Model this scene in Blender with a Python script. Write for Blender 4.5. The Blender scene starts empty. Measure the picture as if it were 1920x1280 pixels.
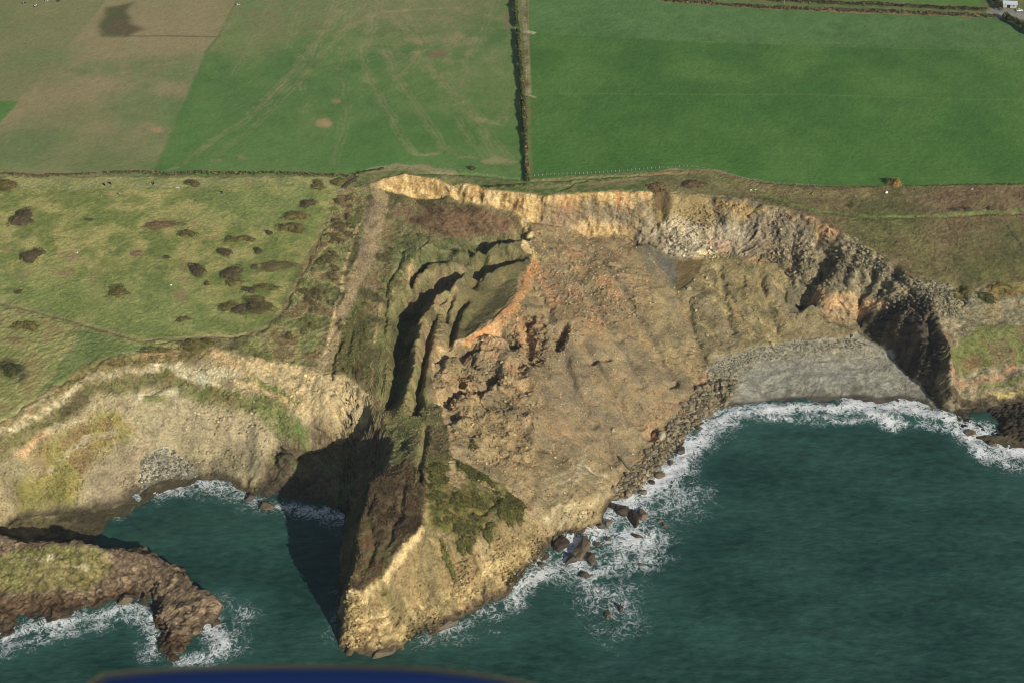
import bpy, math, random
import numpy as np
from mathutils import Vector, Matrix
R = math.radians
S = bpy.context.scene
COL = S.collection
random.seed(7); RNG = np.random.default_rng(11)

# ---------------------------------------------------------------- camera
CAM_H, PITCH, F = 495.0, R(40), 2637.0        # F in photo pixels (1920 wide)
cd = bpy.data.cameras.new('camera'); cam = bpy.data.objects.new('camera', cd); COL.objects.link(cam)
cam.location = (0, 0, CAM_H); cam.rotation_euler = (R(90) - PITCH, 0, 0)
cd.sensor_width = 36; cd.lens = 36 * F / 1920; cd.clip_start = 0.2; cd.clip_end = 12000
cd.dof.use_dof = True; cd.dof.focus_distance = 780; cd.dof.aperture_fstop = 5.6
S.camera = cam
# ---------------------------------------------------------------- light
SUN_EL = R(28); SH = np.array([-0.62, 0.785]); SH /= np.linalg.norm(SH)   # ground direction shadows fall in
sd = np.array([-SH[0]*math.cos(SUN_EL), -SH[1]*math.cos(SUN_EL), math.sin(SUN_EL)])  # towards the sun
w = bpy.data.worlds.new('World'); S.world = w; w.use_nodes = True
nt = w.node_tree; bg = nt.nodes['Background']; sk = nt.nodes.new('ShaderNodeTexSky')
sk.sky_type = 'NISHITA'; sk.sun_disc = False; sk.sun_elevation = SUN_EL
sk.sun_rotation = math.atan2(sd[0], sd[1]); sk.altitude = 50
nt.links.new(sk.outputs[0], bg.inputs[0]); bg.inputs[1].default_value = 0.06
sl = bpy.data.lights.new('sun', 'SUN'); so = bpy.data.objects.new('sun', sl); COL.objects.link(so)
sl.energy = 4.2; sl.angle = R(0.5); sl.color = (1.0, 0.93, 0.80)
so.rotation_euler = Vector((-sd[0], -sd[1], -sd[2])).to_track_quat('-Z', 'Y').to_euler()
so.location = (200, 0, 900)
S.view_settings.view_transform = 'Standard'; S.view_settings.look = 'None'
S.view_settings.exposure = 0.1; S.view_settings.gamma = 1; S.view_settings.use_curve_mapping = False
S.render.engine = 'CYCLES'; S.cycles.filter_width = 1.0; S.cycles.max_bounces = 4; S.cycles.diffuse_bounces = 2

# ---------------------------------------------------------------- numpy helpers
FW = np.array([0, math.cos(PITCH), -math.sin(PITCH)]); UP = np.array([0, math.sin(PITCH), math.cos(PITCH)])
def ray(u, v): return FW + np.array([(u-960)/F, 0, 0]) + UP*(640-v)/F
def unp(u, v, z):
    d = ray(u, v); t = (z-CAM_H)/d[2]; return np.array([d[0]*t, d[1]*t])
def hsh(i, j, k, s):
    h = (i.astype(np.int64)*374761393 + j.astype(np.int64)*668265263 + k.astype(np.int64)*2147483647 + s*974634777) & 0xffffffff
    h = ((h ^ (h >> 13))*1274126177) & 0xffffffff
    h = ((h ^ (h >> 16))*2246822519) & 0xffffffff
    return ((h ^ (h >> 15)) & 0xffffff).astype(np.float32)/np.float32(0xffffff)
def vn2(x, y, s=0):
    i = np.floor(x); j = np.floor(y); fx = x-i; fy = y-j
    fx = fx*fx*(3-2*fx); fy = fy*fy*(3-2*fy); k = np.zeros_like(i)
    a = hsh(i, j, k, s); b = hsh(i+1, j, k, s); c = hsh(i, j+1, k, s); d = hsh(i+1, j+1, k, s)
    return (a+(b-a)*fx)*(1-fy)+(c+(d-c)*fx)*fy
def fb2(x, y, sc, o=4, s=0, g=0.5):
    r = 0; a = 1; t = 0
    for q in range(o):
        c, sn = math.cos(q*1.3+.4), math.sin(q*1.3+.4); f = 2.03**q/sc
        r = r + a*(vn2((x*c-y*sn)*f+17*q, (x*sn+y*c)*f-9*q, s+q)-.5); t += a; a *= g
    return r/t*2          # about -1..1
def vn3(x, y, z, s=0):
    i = np.floor(x); j = np.floor(y); k = np.floor(z); fx = x-i; fy = y-j; fz = z-k
    fx = fx*fx*(3-2*fx); fy = fy*fy*(3-2*fy); fz = fz*fz*(3-2*fz); o = []
    for dk in (0, 1):
        a = hsh(i, j, k+dk, s); b = hsh(i+1, j, k+dk, s); c = hsh(i, j+1, k+dk, s); d = hsh(i+1, j+1, k+dk, s)
        o.append((a+(b-a)*fx)*(1-fy)+(c+(d-c)*fx)*fy)
    return o[0]+(o[1]-o[0])*fz
def fb3(x, y, z, sc, o=3, s=0, g=0.5):
    r = 0; a = 1; t = 0
    for q in range(o):
        f = 2.07**q/sc; c, sn = math.cos(q*1.1+.5), math.sin(q*1.1+.5)
        r = r + a*(vn3((x*c-y*sn)*f, (x*sn+y*c)*f, z*f+3*q, s+q)-.5); t += a; a *= g
    return r/t*2
def worley(x, y, sc, s=0):
    """distance to nearest / second nearest feature and the id of the nearest cell"""
    x = x/sc; y = y/sc; i = np.floor(x); j = np.floor(y)
    d1 = np.full(x.shape, 9., np.float32); d2 = d1.copy(); cid = np.zeros(x.shape, np.float32); z0 = np.zeros_like(i)
    for a in (-1, 0, 1):
        for b in (-1, 0, 1):
            px = i+a+hsh(i+a, j+b, z0, s+1); py = j+b+hsh(i+a, j+b, z0, s+2); d = np.hypot(px-x, py-y)
            nd = d < d1; d2 = np.where(nd, d1, np.minimum(d2, d)); cid = np.where(nd, hsh(i+a, j+b, z0, s+3), cid); d1 = np.where(nd, d, d1)
    return d1, d2, cid
def sstep(a, b, x):
    t = np.clip((x-a)/(b-a), 0, 1); return t*t*(3-2*t)
def segdist(X, Y, pts, closed=False):
    D = np.full(X.shape, 1e9, np.float32); n = len(pts); T = np.zeros(X.shape, np.float32)
    for i in range(n if closed else n-1):
        a = pts[i]; b = pts[(i+1) % n]; ab = b-a; L = ab@ab+1e-9
        t = np.clip(((X-a[0])*ab[0]+(Y-a[1])*ab[1])/L, 0, 1)
        d = np.hypot(X-a[0]-t*ab[0], Y-a[1]-t*ab[1]); m = d < D
        D = np.where(m, d, D); T = np.where(m, i+t, T)
    return D, T
def inside(X, Y, pts):
    r = np.zeros(X.shape, bool); n = len(pts)
    for i in range(n):
        x1, y1 = pts[i]; x2, y2 = pts[(i+1) % n]
        if y1 == y2: continue
        r ^= ((y1 > Y) != (y2 > Y)) & (X < (x2-x1)*(Y-y1)/(y2-y1)+x1)
    return r

# ---------------------------------------------------------------- the lie of the land
# break lines of the coast: photo column, photo row, height above the sea; each becomes a line at its own true distance
GX0, GX1, GY0, GY1, GS = -460, 460, 290, 730, 1.0
NX, NY = int((GX1-GX0)/GS)+1, int((GY1-GY0)/GS)+1
PL = 50.0
LINES = [
 # plateau edge and fields
 [(-700,332,PL),(0,330,PL),(300,328,PL),(600,330,PL),(680,330,49),(760,316,49),(850,325,49),(985,345,49),(1100,335,49),(1300,318,49),(1450,345,49),(1600,352,49),(1920,347,49),(2600,345,49)],
 # pasture, path
 [(-700,420,48),(0,430,47.5),(250,430,47.5),(500,420,47),(600,400,47)],
 [(-700,600,43),(0,568,44),(150,605,44),(260,638,44),(350,634,44.5),(470,630,44),(530,590,44),(575,500,45),(620,400,46),(640,352,48)],
 # left cliff top, then shelves, then shore
 [(-700,1000,36),(-200,880,38),(0,790,39),(120,715,41),(200,672,42.5),(290,655,43),(400,650,43.5),(450,668,42),(560,690,40),(640,705,39),(690,738,36)],
 [(-200,980,24),(0,865,26),(120,800,29),(230,735,31),(330,720,33),(450,745,31),(560,770,28),(640,790,25),(680,790,24)],
 [(-150,1010,12),(0,920,15),(130,880,15),(230,830,16),(330,800,18),(450,820,16),(540,850,13)],
 [(-300,1030,6),(-80,1000,5),(30,968,3),(120,958,2),(215,950,0),(255,925,0),(270,905,2),(300,900,1),(370,893,0),(430,905,0),(480,928,0),(560,945,0),(630,950,0),(652,957,0)],
 [(290,850,9),(330,845,9),(345,870,5)],
 # west side of the headland
 [(652,957,0),(643,1009,0),(637,1086,0),(634,1130,0),(637,1180,0),(640,1225,0)],
 [(690,738,36),(697,775,34),(712,800,33),(735,822,35),(738,850,40),(730,880,42),(706,889,44),(691,916,43.5),(672,996,40.5),(665,1067,33),(652,1107,26)],
 [(652,1107,26),(643,1150,12),(650,1195,5),(660,1228,1)],
 # east crest of the heather top
 [(652,1107,26),(680,1107,28.5),(720,1080,33),(745,1042,37.5),(795,990,42),(800,930,43),(795,890,44),(790,850,42),(770,815,37)],
 [(735,950,41),(740,900,43),(755,870,42)],
 [(476,905,4),(512,842,13),(560,814,18.5),(590,803,20.5),(680,800,23)],[(486,915,1),(525,872,3),(575,850,6),(630,838,8),(680,836,13)],[(540,925,.5),(590,905,2),(650,900,5)],[(600,900,4),(650,900,8),(690,880,15)],
 # south-east foot
 [(640,1225,0),(700,1232,0),(760,1215,0),(805,1190,0),(850,1165,0),(905,1132,0),(953,1114,0),(977,1075,0),(1009,1063,0),(1030,1031,0),(1035,1008,0),(1070,997,0),(1102,997,0),(1128,981,0),(1131,954,0),(1147,938,0),(1176,938,0),(1200,920,0),(1231,888,0),(1255,855,0),(1268,834,0),(1287,818,0),(1308,797,0),(1319,783,0),(1364,770,0),(1420,765,0),(1500,764,0),(1553,764,0),(1632,770,0),(1700,764,0),(1765,778,0)],
 [(660,1160,14),(760,1135,13),(860,1090,13),(940,1030,14),(1000,985,14),(1050,950,14),(1100,930,11),(1128,925,8)],
 [(980,1052,4),(1015,1015,6),(1050,975,7),(1095,972,6),(1120,955,5)],
 # gorse hill and the lip above it
 [(860,910,34),(900,930,31),(950,945,27),(935,985,26),(890,1010,26),(840,1000,30)],
 # crest of the slipped ground, from the scarp down to the headland
 [(985,415,34),(1000,440,32.5),(1000,490,32),(978,540,32),(955,572,32),(920,605,32),(870,640,31.5),(822,660,32),(812,720,32),(828,790,33),(850,850,36),(858,890,36)],
 # scarp: top edge and foot
 [(660,338,48.5),(701,345,48),(720,335,48.5),(759,327,48.5),(813,335,48.5),(850,348,48),(895,348,48.5),(911,356,48),(961,360,48),(1025,369,48),(1057,366,48.3),(1100,362,48.5),(1138,360,48.5),(1223,361,48),(1290,366,48),(1335,372,47),(1400,378,47),(1452,385,47.5),(1481,393,47)],
 [(717,356,45),(749,363,40.5),(786,373,37.5),(826,371,37.5),(905,386,38.5),(956,393,37.5),(972,404,35.5),(998,417,32.5),(1080,428,28),(1106,445,24),(1149,441,24),(1186,451,22),(1226,468,20),(1266,488,17.5),(1305,484,18.5),(1359,475,21),(1393,489,21),(1452,492,21),(1478,522,17),(1512,578,11)],
 [(1200,412,36),(1240,425,31),(1300,440,29),(1370,420,36),(1440,430,36)],
 # folded cliff ledges
 [(1481,393,47),(1532,412,46),(1590,441,43),(1630,465,41),(1675,497,38),(1699,520,36.5),(1740,540,35),(1787,537,34),(1818,546,33),(1920,530,32),(2100,520,31),(2600,560,30)],
 [(1515,568,18),(1569,556,20),(1620,562,21),(1660,574,22)],
 [(1512,578,11),(1560,600,10),(1606,612,9)],
 # dark wall
 [(1640,578,20),(1660,580,22),(1682,590,24.5),(1715,614,27.5),(1745,646,25),(1765,692,18.5),(1774,735,9)],[(1690,570,28),(1712,555,31),(1740,545,34)],
 [(1610,590,9),(1612,618,7),(1660,656,5),(1700,697,3),(1745,741,2),(1765,772,0.5)],
 [(1740,560,34),(1757,600,34),(1777,640,33),(1784,690,22.5),(1787,735,11),(1790,757,4)],
 [(1795,600,26),(1850,600,24),(1950,590,23),(2300,620,22)],
 [(1790,670,18),(1850,665,17),(1950,660,16),(2300,700,15)],
 [(1790,735,7),(1850,738,6),(1920,725,6),(2300,770,6)],
 [(1765,778,0),(1792,772,0.5),(1850,763,1),(1920,752,1.2),(2100,752,1),(2600,800,1)],
 [(1802,800,0.3),(1830,806,1.2),(1890,812,1.5),(1960,830,1),(2100,850,1)],
 # slipped slope
 [(1040,470,31),(1100,490,28),(1160,510,25),(1215,545,20),(1260,600,14),(1295,650,9),(1322,690,5)],
 [(880,700,29.5),(950,740,26),(1020,780,21),(1090,820,14),(1150,870,7),(1172,905,3)],
 [(1060,600,27),(1120,650,22),(1180,700,15),(1230,760,7),(1252,800,3.5)],
 [(900,800,28),(960,850,22),(1020,880,17),(1085,900,13)],
 [(1230,490,17.5),(1258,520,16),(1268,560,14),(1290,620,10)],
 [(1370,520,18.5),(1400,570,14),(1410,620,9)],
 [(1470,540,15),(1500,590,11),(1520,630,6.5)],
 # beach
 [(1322,690,5),(1345,672,5.3),(1420,652,5.3),(1500,640,5.5),(1580,632,6),(1640,648,5.2)],
 [(1350,735,3),(1420,705,3.4),(1480,690,3.4),(1600,688,3.2),(1690,700,3)],
 [(1420,744,1.0),(1553,742,1.0),(1640,745,1.0),(1735,745,1.0)],
 # trenches and blocks in the slipped ridge
 [(700,352,47.5),(680,430,46),(655,520,44.5),(622,610,43),(602,680,41)],
 [(745,380,42),(730,450,41.5),(705,540,41),(668,620,40),(645,690,38.5)],
 [(812,451,40.5),(760,500,40),(720,566,39.5),(704,620,39),(697,690,37.5),(694,735,36.5)],
 [(858,484,38),(800,493,38),(758,530,38),(738,580,37.5),(727,640,37),(722,720,35.5),(710,775,33.8)],
 [(860,497,32),(806,514,27),(772,550,25),(754,592,24.5),(746,650,24),(741,720,24),(726,785,24)],
 [(875,503,38),(822,545,40),(792,600,40),(778,660,39.5),(766,730,38),(752,778,35)],
 [(860,470,38.5),(905,458,38),(960,452,37),(985,447,35)],
 [(872,499,28),(915,481,23),(950,472,22.5),(985,466,24)],[(880,507,30),(920,489,23.5),(955,480,23)],
 [(880,524,33),(912,507,34.5),(950,494,34.5),(985,484,34)],[(950,530,30),(900,580,29),(870,620,29)],
 [(835,560,34.5),(812,615,34),(800,660,34),(792,740,34)],
 [(760,830,35),(757,850,35.5)],
 # western skerry
 [(-200,960,26),(0,1003,20),(60,1012,19),(150,1016,18),(225,1028,15),(300,1046,11),(345,1071,10),(385,1120,8),(400,1155,5)],
 [(-200,1120,8),(0,1105,7),(120,1115,6),(240,1095,6),(290,1100,6),(310,1170,5),(345,1205,4)],
 [(-200,1210,0),(0,1190,0),(60,1165,0),(120,1150,0),(250,1128,0),(270,1112,0),(283,1112,0),(290,1150,0),(296,1215,0),(303,1240,0),(345,1232,0),(378,1195,0),(402,1170,0),(404,1145,0)],
]
HID = [  # hidden foot of the skerry's far side: same columns, moved inland
 [(-200,960,26),(0,1003,20),(60,1012,19),(150,1016,18),(225,1028,15),(300,1046,11),(345,1071,10),(385,1120,8),(404,1145,6)]]
SEABED = [
 [(-300,1260,-4),(0,1240,-4),(200,1190,-4),(262,1160,-4),(275,1260,-4),(340,1275,-4),(420,1210,-4),(425,1130,-4),(370,1060,-4),(320,1000,-3),(330,950,-3),(400,950,-3),(520,985,-4),(600,1010,-4),(600,1100,-4),(600,1230,-5),(650,1290,-5),(800,1260,-5),(950,1180,-5),(1060,1110,-4),(1200,1030,-4),(1280,920,-4),(1340,850,-4),(1450,820,-4),(1650,820,-4),(1780,840,-4),(1860,880,-3),(2000,900,-3),(2400,960,-4)],
 [(-400,1400,-9),(300,1400,-9),(900,1330,-9),(1400,1100,-9),(2000,1100,-9),(2600,1200,-9)]]
Hc = np.full((NY, NX), np.nan); cnt = np.zeros((NY, NX)); acc = np.zeros((NY, NX))
def burn(W):
    for a, b in zip(W[:-1], W[1:]):
        n = max(2, int(np.hypot(*(b-a)[:2])/GS*1.5)+1)
        for t in np.linspace(0, 1, n):
            p = a+(b-a)*t; i = int(round((p[0]-GX0)/GS)); j = int(round((p[1]-GY0)/GS))
            if 0 <= i < NX and 0 <= j < NY: acc[j, i] += p[2]; cnt[j, i] += 1
for L in LINES+SEABED: burn([np.array([*unp(u, v, z), z]) for u, v, z in L])
for L in HID:
    burn([np.array([*(unp(u, v, z)+np.array([0.2*z+1, 0.45*z+1.5])), -0.5 if u > 100 else 3.0]) for u, v, z in L])
    burn([np.array([*(unp(u, v, z)+np.array([0.2*z+5, 0.45*z+6.5])), -1.5 if u > 100 else 1.5]) for u, v, z in L])
# steep banks: foot of the far side of a crest, a few metres behind it: (crest line, offset x, offset y, foot height)
BANK = [([(868,512),(822,548),(792,600),(778,660),(766,730)], -5.0, 2.2, 26.0),([(868,512),(822,548),(792,600),(778,660),(766,730)], -9.0, 4.5, 24.5),([(885,524),(912,507),(950,494),(985,484)], -1.6, 3.4, 25.0),([(885,524),(912,507),(950,494),(975,486)], -4, 8.5, 24.5),
 ([(835,560),(812,615),(800,660),(792,740)], -2.6, 1.2, 29.5)]
for L, ox, oy, zf in BANK: burn([np.array([*(unp(u, v, zf+12)+np.array([ox, oy])), zf]) for u, v in L])
known = cnt > 0; val = np.where(known, acc/np.maximum(cnt, 1), 0)
known[0, :] = True; val[0, :] = -14
known[-1, :] = True; val[-1, :] = PL+0.8
known[-25:, :] = True
for j in range(NY-25, NY): val[j, :] = PL + 0.02*(GY0+j*GS-690)
def solve(val, known, lev):
    if lev > 0:
        h, w_ = val.shape; h2, w2 = (h+1)//2, (w_+1)//2
        ks = np.zeros((h2, w2)); vs = np.zeros((h2, w2))
        for dj in (0, 1):
            for di in (0, 1):
                k = known[dj::2, di::2]; v = val[dj::2, di::2]; a, b = k.shape
                ks[:a, :b] += k; vs[:a, :b] += v*k
        c = solve(vs/np.maximum(ks, 1), ks > 0, lev-1)
        jj = np.minimum(np.arange(h)/2, h2-1); ii = np.minimum(np.arange(w_)/2, w2-1)
        j0 = np.minimum(jj.astype(int), h2-2); i0 = np.minimum(ii.astype(int), w2-2); fj = (jj-j0)[:, None]; fi = (ii-i0)[None]
        u = (c[j0][:, i0]*(1-fi)+c[j0][:, i0+1]*fi)*(1-fj)+(c[j0+1][:, i0]*(1-fi)+c[j0+1][:, i0+1]*fi)*fj
    else: u = np.full(val.shape, 20.)
    u = np.where(known, val, u)
    for q in range(160 if lev else 600):
        p = np.pad(u, 1, mode='edge'); u = np.where(known, val, (p[:-2, 1:-1]+p[2:, 1:-1]+p[1:-1, :-2]+p[1:-1, 2:])*.25)
    return u
HB = solve(val, known, 5)
for q in range(2):
    p = np.pad(HB, 1, mode='edge'); HB = HB*.5+(p[:-2, 1:-1]+p[2:, 1:-1]+p[1:-1, :-2]+p[1:-1, 2:])*.125
gxx = GX0+np.arange(NX)*GS; gyy = GY0+np.arange(NY)*GS; GXX, GYY = np.meshgrid(gxx, gyy)
def samp(A, x, y):
    fi = np.clip((x-GX0)/GS, 0, NX-1.001); fj = np.clip((y-GY0)/GS, 0, NY-1.001); i = fi.astype(int); j = fj.astype(int); fi = fi-i; fj = fj-j
    return (A[j, i]*(1-fi)+A[j, i+1]*fi)*(1-fj)+(A[j+1, i]*(1-fi)+A[j+1, i+1]*fi)*fj
def Hs(x, y):
    x = np.asarray(x, float); y = np.asarray(y, float)
    z = samp(HB, x, y)
    return np.where(y > 715, PL+0.02*(y-690), z)
_t = np.linspace(480, 1100, 3000)
def P(u, v):
    """point of the ground seen at photo pixel u, v"""
    d = ray(u, v); t = _t if v > -60 else _t*3.2; x = d[0]*t; y = d[1]*t; z = CAM_H+d[2]*t
    h = np.maximum(Hs(x, y), 0.0); k = int(np.argmax(z <= h))
    if z[k] > h[k]: return unp(u, v, PL+5)
    f = 0 if k == 0 else (z[k-1]-h[k-1])/((z[k-1]-h[k-1])-(z[k]-h[k])+1e-9)
    return np.array([x[k-1]+(x[k]-x[k-1])*f, y[k-1]+(y[k]-y[k-1])*f])
def PP(pts): return [P(u, v) for u, v in pts]
# cracks, pits and small crests laid over the solved surface: (depth m, half width m, line)
CUTS = [
 (5,1.8,[(858,512),(840,540),(826,560),(806,610),(798,640),(796,662),(786,700),(784,740),(778,775)]),
 (5,1.8,[(852,545),(842,575),(832,600)]),
 (5.5,2,[(872,560),(850,600),(840,640)]),
 (2.0,1.0,[(905,494),(903,520)]),(2.5,1.2,[(906,455),(903,478)]),
 (2.0,.9,[(722,560),(722,610),(720,666),(712,735)]),
 (2.4,.9,[(640,640),(625,680),(622,705)]),(1.6,.9,[(665,620),(650,660)]),
 (2.0,.9,[(760,470),(730,530),(722,560)]),(1.8,.8,[(800,450),(780,490)]),
 (2.6,1.3,[(800,800),(793,840),(790,900)]),
 (8,3.4,[(826,672),(845,655),(885,650)]),(8,3.2,[(868,668),(892,676)]),
 (7,3,[(822,748),(836,746),(850,735)]),(5.5,2.2,[(860,735),(905,727),(925,715)]),(4,2,[(850,712),(865,716)]),
 (6,2.8,[(905,700),(925,705)]),(4,2.4,[(840,760),(855,778)]),(3.6,2.2,[(868,690),(875,702)]),
 (8,3.6,[(935,618),(958,634)]),(2.0,1.0,[(895,633),(925,626)]),
 (6.5,2.4,[(990,600),(990,640),(992,672),(1004,668)]),(4.5,2,[(998,583),(1012,590)]),(6,1.8,[(1057,612),(1050,632),(1042,645)]),(2.6,1.3,[(1004,625),(1020,610)]),(2.2,1,[(1010,650),(1025,632)]),
 (3.2,1.4,[(1112,672),(1128,664),(1142,668)]),(2.2,1.2,[(980,420),(990,432)]),(2.,1.1,[(1044,448),(1052,454)]),
 (3.4,1.4,[(1128,490),(1150,498),(1170,500)]),(2,.9,[(1075,465),(1112,478)]),
 (6,3.0,[(1195,430),(1215,412),(1240,396)]),(3.,1.6,[(1400,405),(1418,388)]),(2,1.2,[(1335,375),(1342,400),(1360,410)]),
 (9,4,[(1532,440),(1545,480),(1530,510),(1512,545),(1506,570)]),(9,3.4,[(1558,450),(1556,480),(1552,505)]),(3.5,2,[(1590,500),(1585,520)]),(4,2.4,[(1612,520),(1615,545)]),
 (3,2,[(1642,500),(1640,520)]),(3,1.6,[(1665,535),(1650,550)]),(4,2,[(1675,500),(1690,530),(1712,548)]),(3,1.6,[(1486,450),(1490,478)]),(3,1.4,[(1440,425),(1452,440)]),
 (5,3,[(1745,600),(1752,640)]),(4,3.,[(1798,545),(1803,558)]),(3,1.6,[(1772,675),(1780,690)]),(2.6,2.2,[(1538,575),(1545,590)]),
 (2.4,1.2,[(1255,726),(1268,714)]),(3,1.5,[(640,800),(628,790),(640,770)]),
 (2.2,1.2,[(668,738),(650,760),(655,790)]),(2,1.2,[(270,735),(320,720)]),
 (3,1.8,[(1220,818),(1226,800)]),(3.2,2.4,[(900,930),(908,940)]),(2.0,1.2,[(905,960),(940,935),(930,915)]),
 (2.4,1.6,[(790,1010),(800,1060),(790,1120),(795,1170)]),(2.2,1.6,[(880,1030),(900,1070),(905,1110)]),(2.4,1.6,[(735,1075),(745,1130),(738,1190)]),(1.6,1.4,[(845,1010),(860,1060),(850,1110),(860,1150)]),(1.8,1.4,[(950,1000),(965,1040),(960,1075)]),
 (1.8,1.2,[(700,930),(690,970),(700,1010),(690,1060)]),(1.6,1.2,[(760,900),(750,960),(730,1020)]),
 (2.2,3.2,[(1050,480),(1110,560),(1160,640),(1200,720)]),(2.0,2.6,[(1110,470),(1180,560),(1230,650),(1260,720)]),(2.6,3.4,[(1020,560),(1060,680),(1100,780),(1150,860)]),(2.2,3.,[(930,730),(980,800),(1050,850)]),(1.8,2.4,[(1090,640),(1150,740),(1200,800)]),(1.6,1.6,[(1350,500),(1360,560),(1372,620)]),(1.6,1.6,[(1425,510),(1440,560),(1455,620)]),(1.6,1.8,[(1290,560),(1300,620),(1318,670)]),
 (1.3,.8,[(1392,520),(1395,535)]),(1.3,.9,[(1428,530),(1432,540)]),(1.2,1.,[(1390,550),(1396,556)]),
 (1.0,.7,[(-80,560),(0,572),(150,608),(262,641),(350,635)]),(1.2,.8,[(0,790),(60,752),(120,716),(200,672)]),
 (0.8,.6,[(1570,410),(1700,409),(1820,404),(1920,400),(2200,396)]),(0.7,.6,[(1000,342),(1100,334),(1290,327)]),
 (0.9,.7,[(790,324),(900,330),(980,338)]),(0.9,.7,[(1045,357),(1075,343),(1100,338)]),
 (1.0,.7,[(350,635),(420,632),(470,630),(520,600),(545,560),(575,500),(612,425)]),
]
_w = sstep(695, 670, GYY) if False else (1-sstep(660, 690, GYY)); _e = sstep(-4, 3, HB)*_w      # ragged edges everywhere on the coast
HB = samp(HB, GXX+(fb2(GXX, GYY, 10, 4, 401, .6)*2.6)*_e, GYY+(fb2(GXX, GYY, 10, 4, 402, .6)*2.6)*_e)
for dep, wd, pts in CUTS:
    W = PP(pts); D, _ = segdist(GXX+fb2(GXX, GYY, 7, 3, 403)*2., GYY+fb2(GXX, GYY, 7, 3, 404)*2., W); HB -= dep*np.exp(-(D/wd)**2)

# ---------------------------------------------------------------- terrain sheet
def stretch(a, b, n, g=1.12):
    s = g**np.arange(n); s = np.cumsum(s)/s.sum(); return a+(b-a)*s
xin = np.arange(-400, 400.01, 0.62); xs = np.concatenate([stretch(-400, -1500, 22)[::-1], xin, stretch(400, 1500, 22)])
NC = len(xs); NRC = 860; Y0, Y1 = 345., 700.
yy = np.arange(Y0, Y1+.01, 1.0); gx, gy = np.meshgrid(xs, yy); h0 = Hs(gx, gy)
sx = np.gradient(h0, xs, axis=1); sy = np.gradient(h0, yy, axis=0); rho = np.sqrt(1+1.6*np.minimum(sy*sy+0.4*sx*sx, 9.))
for q in range(30):                                   # smooth across columns
    p = np.pad(rho, ((0, 0), (1, 1)), mode='edge'); rho = rho*.5+(p[:, :-2]+p[:, 2:])*.25
cum = np.concatenate([np.zeros((1, NC)), np.cumsum((rho[1:]+rho[:-1])*.5, axis=0)]); cum /= cum[-1]
tt = np.linspace(0, 1, NRC); YC = np.empty((NRC, NC))
for i in range(NC): YC[:, i] = np.interp(tt, cum[:, i], yy)
yf = np.concatenate([np.arange(700.9, 1010, 0.95), stretch(1010, 3200, 40)])
ys0 = stretch(345, 250, 10)[::-1]
Y = np.concatenate([np.repeat(ys0[:, None], NC, 1), YC, np.repeat(yf[:, None], NC, 1)]); X = np.repeat(xs[None], Y.shape[0], 0)
SHP = X.shape; X = X.ravel(); Y = Y.ravel(); Z = Hs(X, Y); N = len(X)
print('terrain', SHP, N)
Z = Z + np.where(Z > 2, 1, 0)*fb2(X, Y, 60, 2, 5)*0.5*sstep(2, 20, Z)
# material fields
AL = np.zeros((N, 3), np.float32); ROCK = np.zeros(N, np.float32); TUFT = np.zeros(N, np.float32); BLK = np.zeros(N, np.float32); CL = np.zeros(N, np.int8)
inn = (np.abs(X) < 402) & (Y < 1100)
def nz(sc, o, s, g=.5):
    r = np.zeros(N, np.float32); r[inn] = fb2(X[inn], Y[inn], sc, o, s, g); return r
n30 = nz(30, 4, 1); n8 = nz(8, 4, 2); n3 = nz(3.2, 3, 3, .7); n1 = nz(1.3, 2, 4, .8)
WX = X+nz(9, 4, 6, .6)*2.2; WY = Y+nz(9, 4, 7, .6)*2.2
def lin(c):
    c = np.array(c, float)/255; return np.where(c < .04045, c/12.92, ((c+.055)/1.055)**2.4)
GAIN = 1.15
SAT = .92
def A(c, k=1.0):
    q = lin(c)*GAIN*k; g = q@np.array([.3, .6, .1]); return (g+(q-g)*SAT).astype(np.float32)
def strata(idx, q, t, w_=1.1, ln=16., s=90):
    return fb2(q/w_+n8[idx]*2.0+n3[idx]*.5, t/ln, 1., 4, s, .65)*sstep(-.25, .3, n8[idx]*.6+fb2(X[idx], Y[idx], 14, 3, s+5))*1.3
STR = np.zeros(N, np.float32)
def near(W, m):
    W = np.array(W); return np.nonzero((X > W[:, 0].min()-m) & (X < W[:, 0].max()+m) & (Y > W[:, 1].min()-m) & (Y < W[:, 1].max()+m))[0]
def mixcol(idx, cols, k, mix, ct=1.0):
    c = [A(q, k) for q in cols]
    if len(c) == 1: return np.repeat(c[0][None], len(idx), 0)
    m = mix[idx]*ct*1.7+.5; m = np.clip(m, 0, 1)*(len(c)-1); a = np.minimum(m.astype(int), len(c)-2); f = (m-a)[:, None]; c = np.array(c)
    return c[a]*(1-f)+c[a+1]*f
def area(pts, cols, soft=1.2, alpha=1., k=1., mix=None, ct=1., rock=None, tuft=None, blk=None, cls=None, warp=True, thin=None):
    """a patch of ground with its own soil or plant cover, outline given in photo pixels on the ground"""
    W = PP(pts); idx = near(W, 3+soft); x = (WX if warp else X)[idx]; y = (WY if warp else Y)[idx]
    D, _ = segdist(x, y, W, True); sd_ = np.where(inside(x, y, W), D, -D)
    m = sstep(-soft, soft, sd_)*alpha
    if thin is not None: m = m*sstep(-thin, thin+.25, (n3[idx]*.5+n8[idx]))
    AL[idx] = AL[idx]*(1-m[:, None])+mixcol(idx, cols, k, n8 if mix is None else mix, ct)*m[:, None]
    if rock is not None: ROCK[idx] = ROCK[idx]*(1-m)+rock*m
    if tuft is not None: TUFT[idx] = TUFT[idx]*(1-m)+tuft*m
    if blk is not None: BLK[idx] = BLK[idx]*(1-m)+blk*m
    if cls is not None: q = idx[m > .5]; CL[q] = cls
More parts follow.
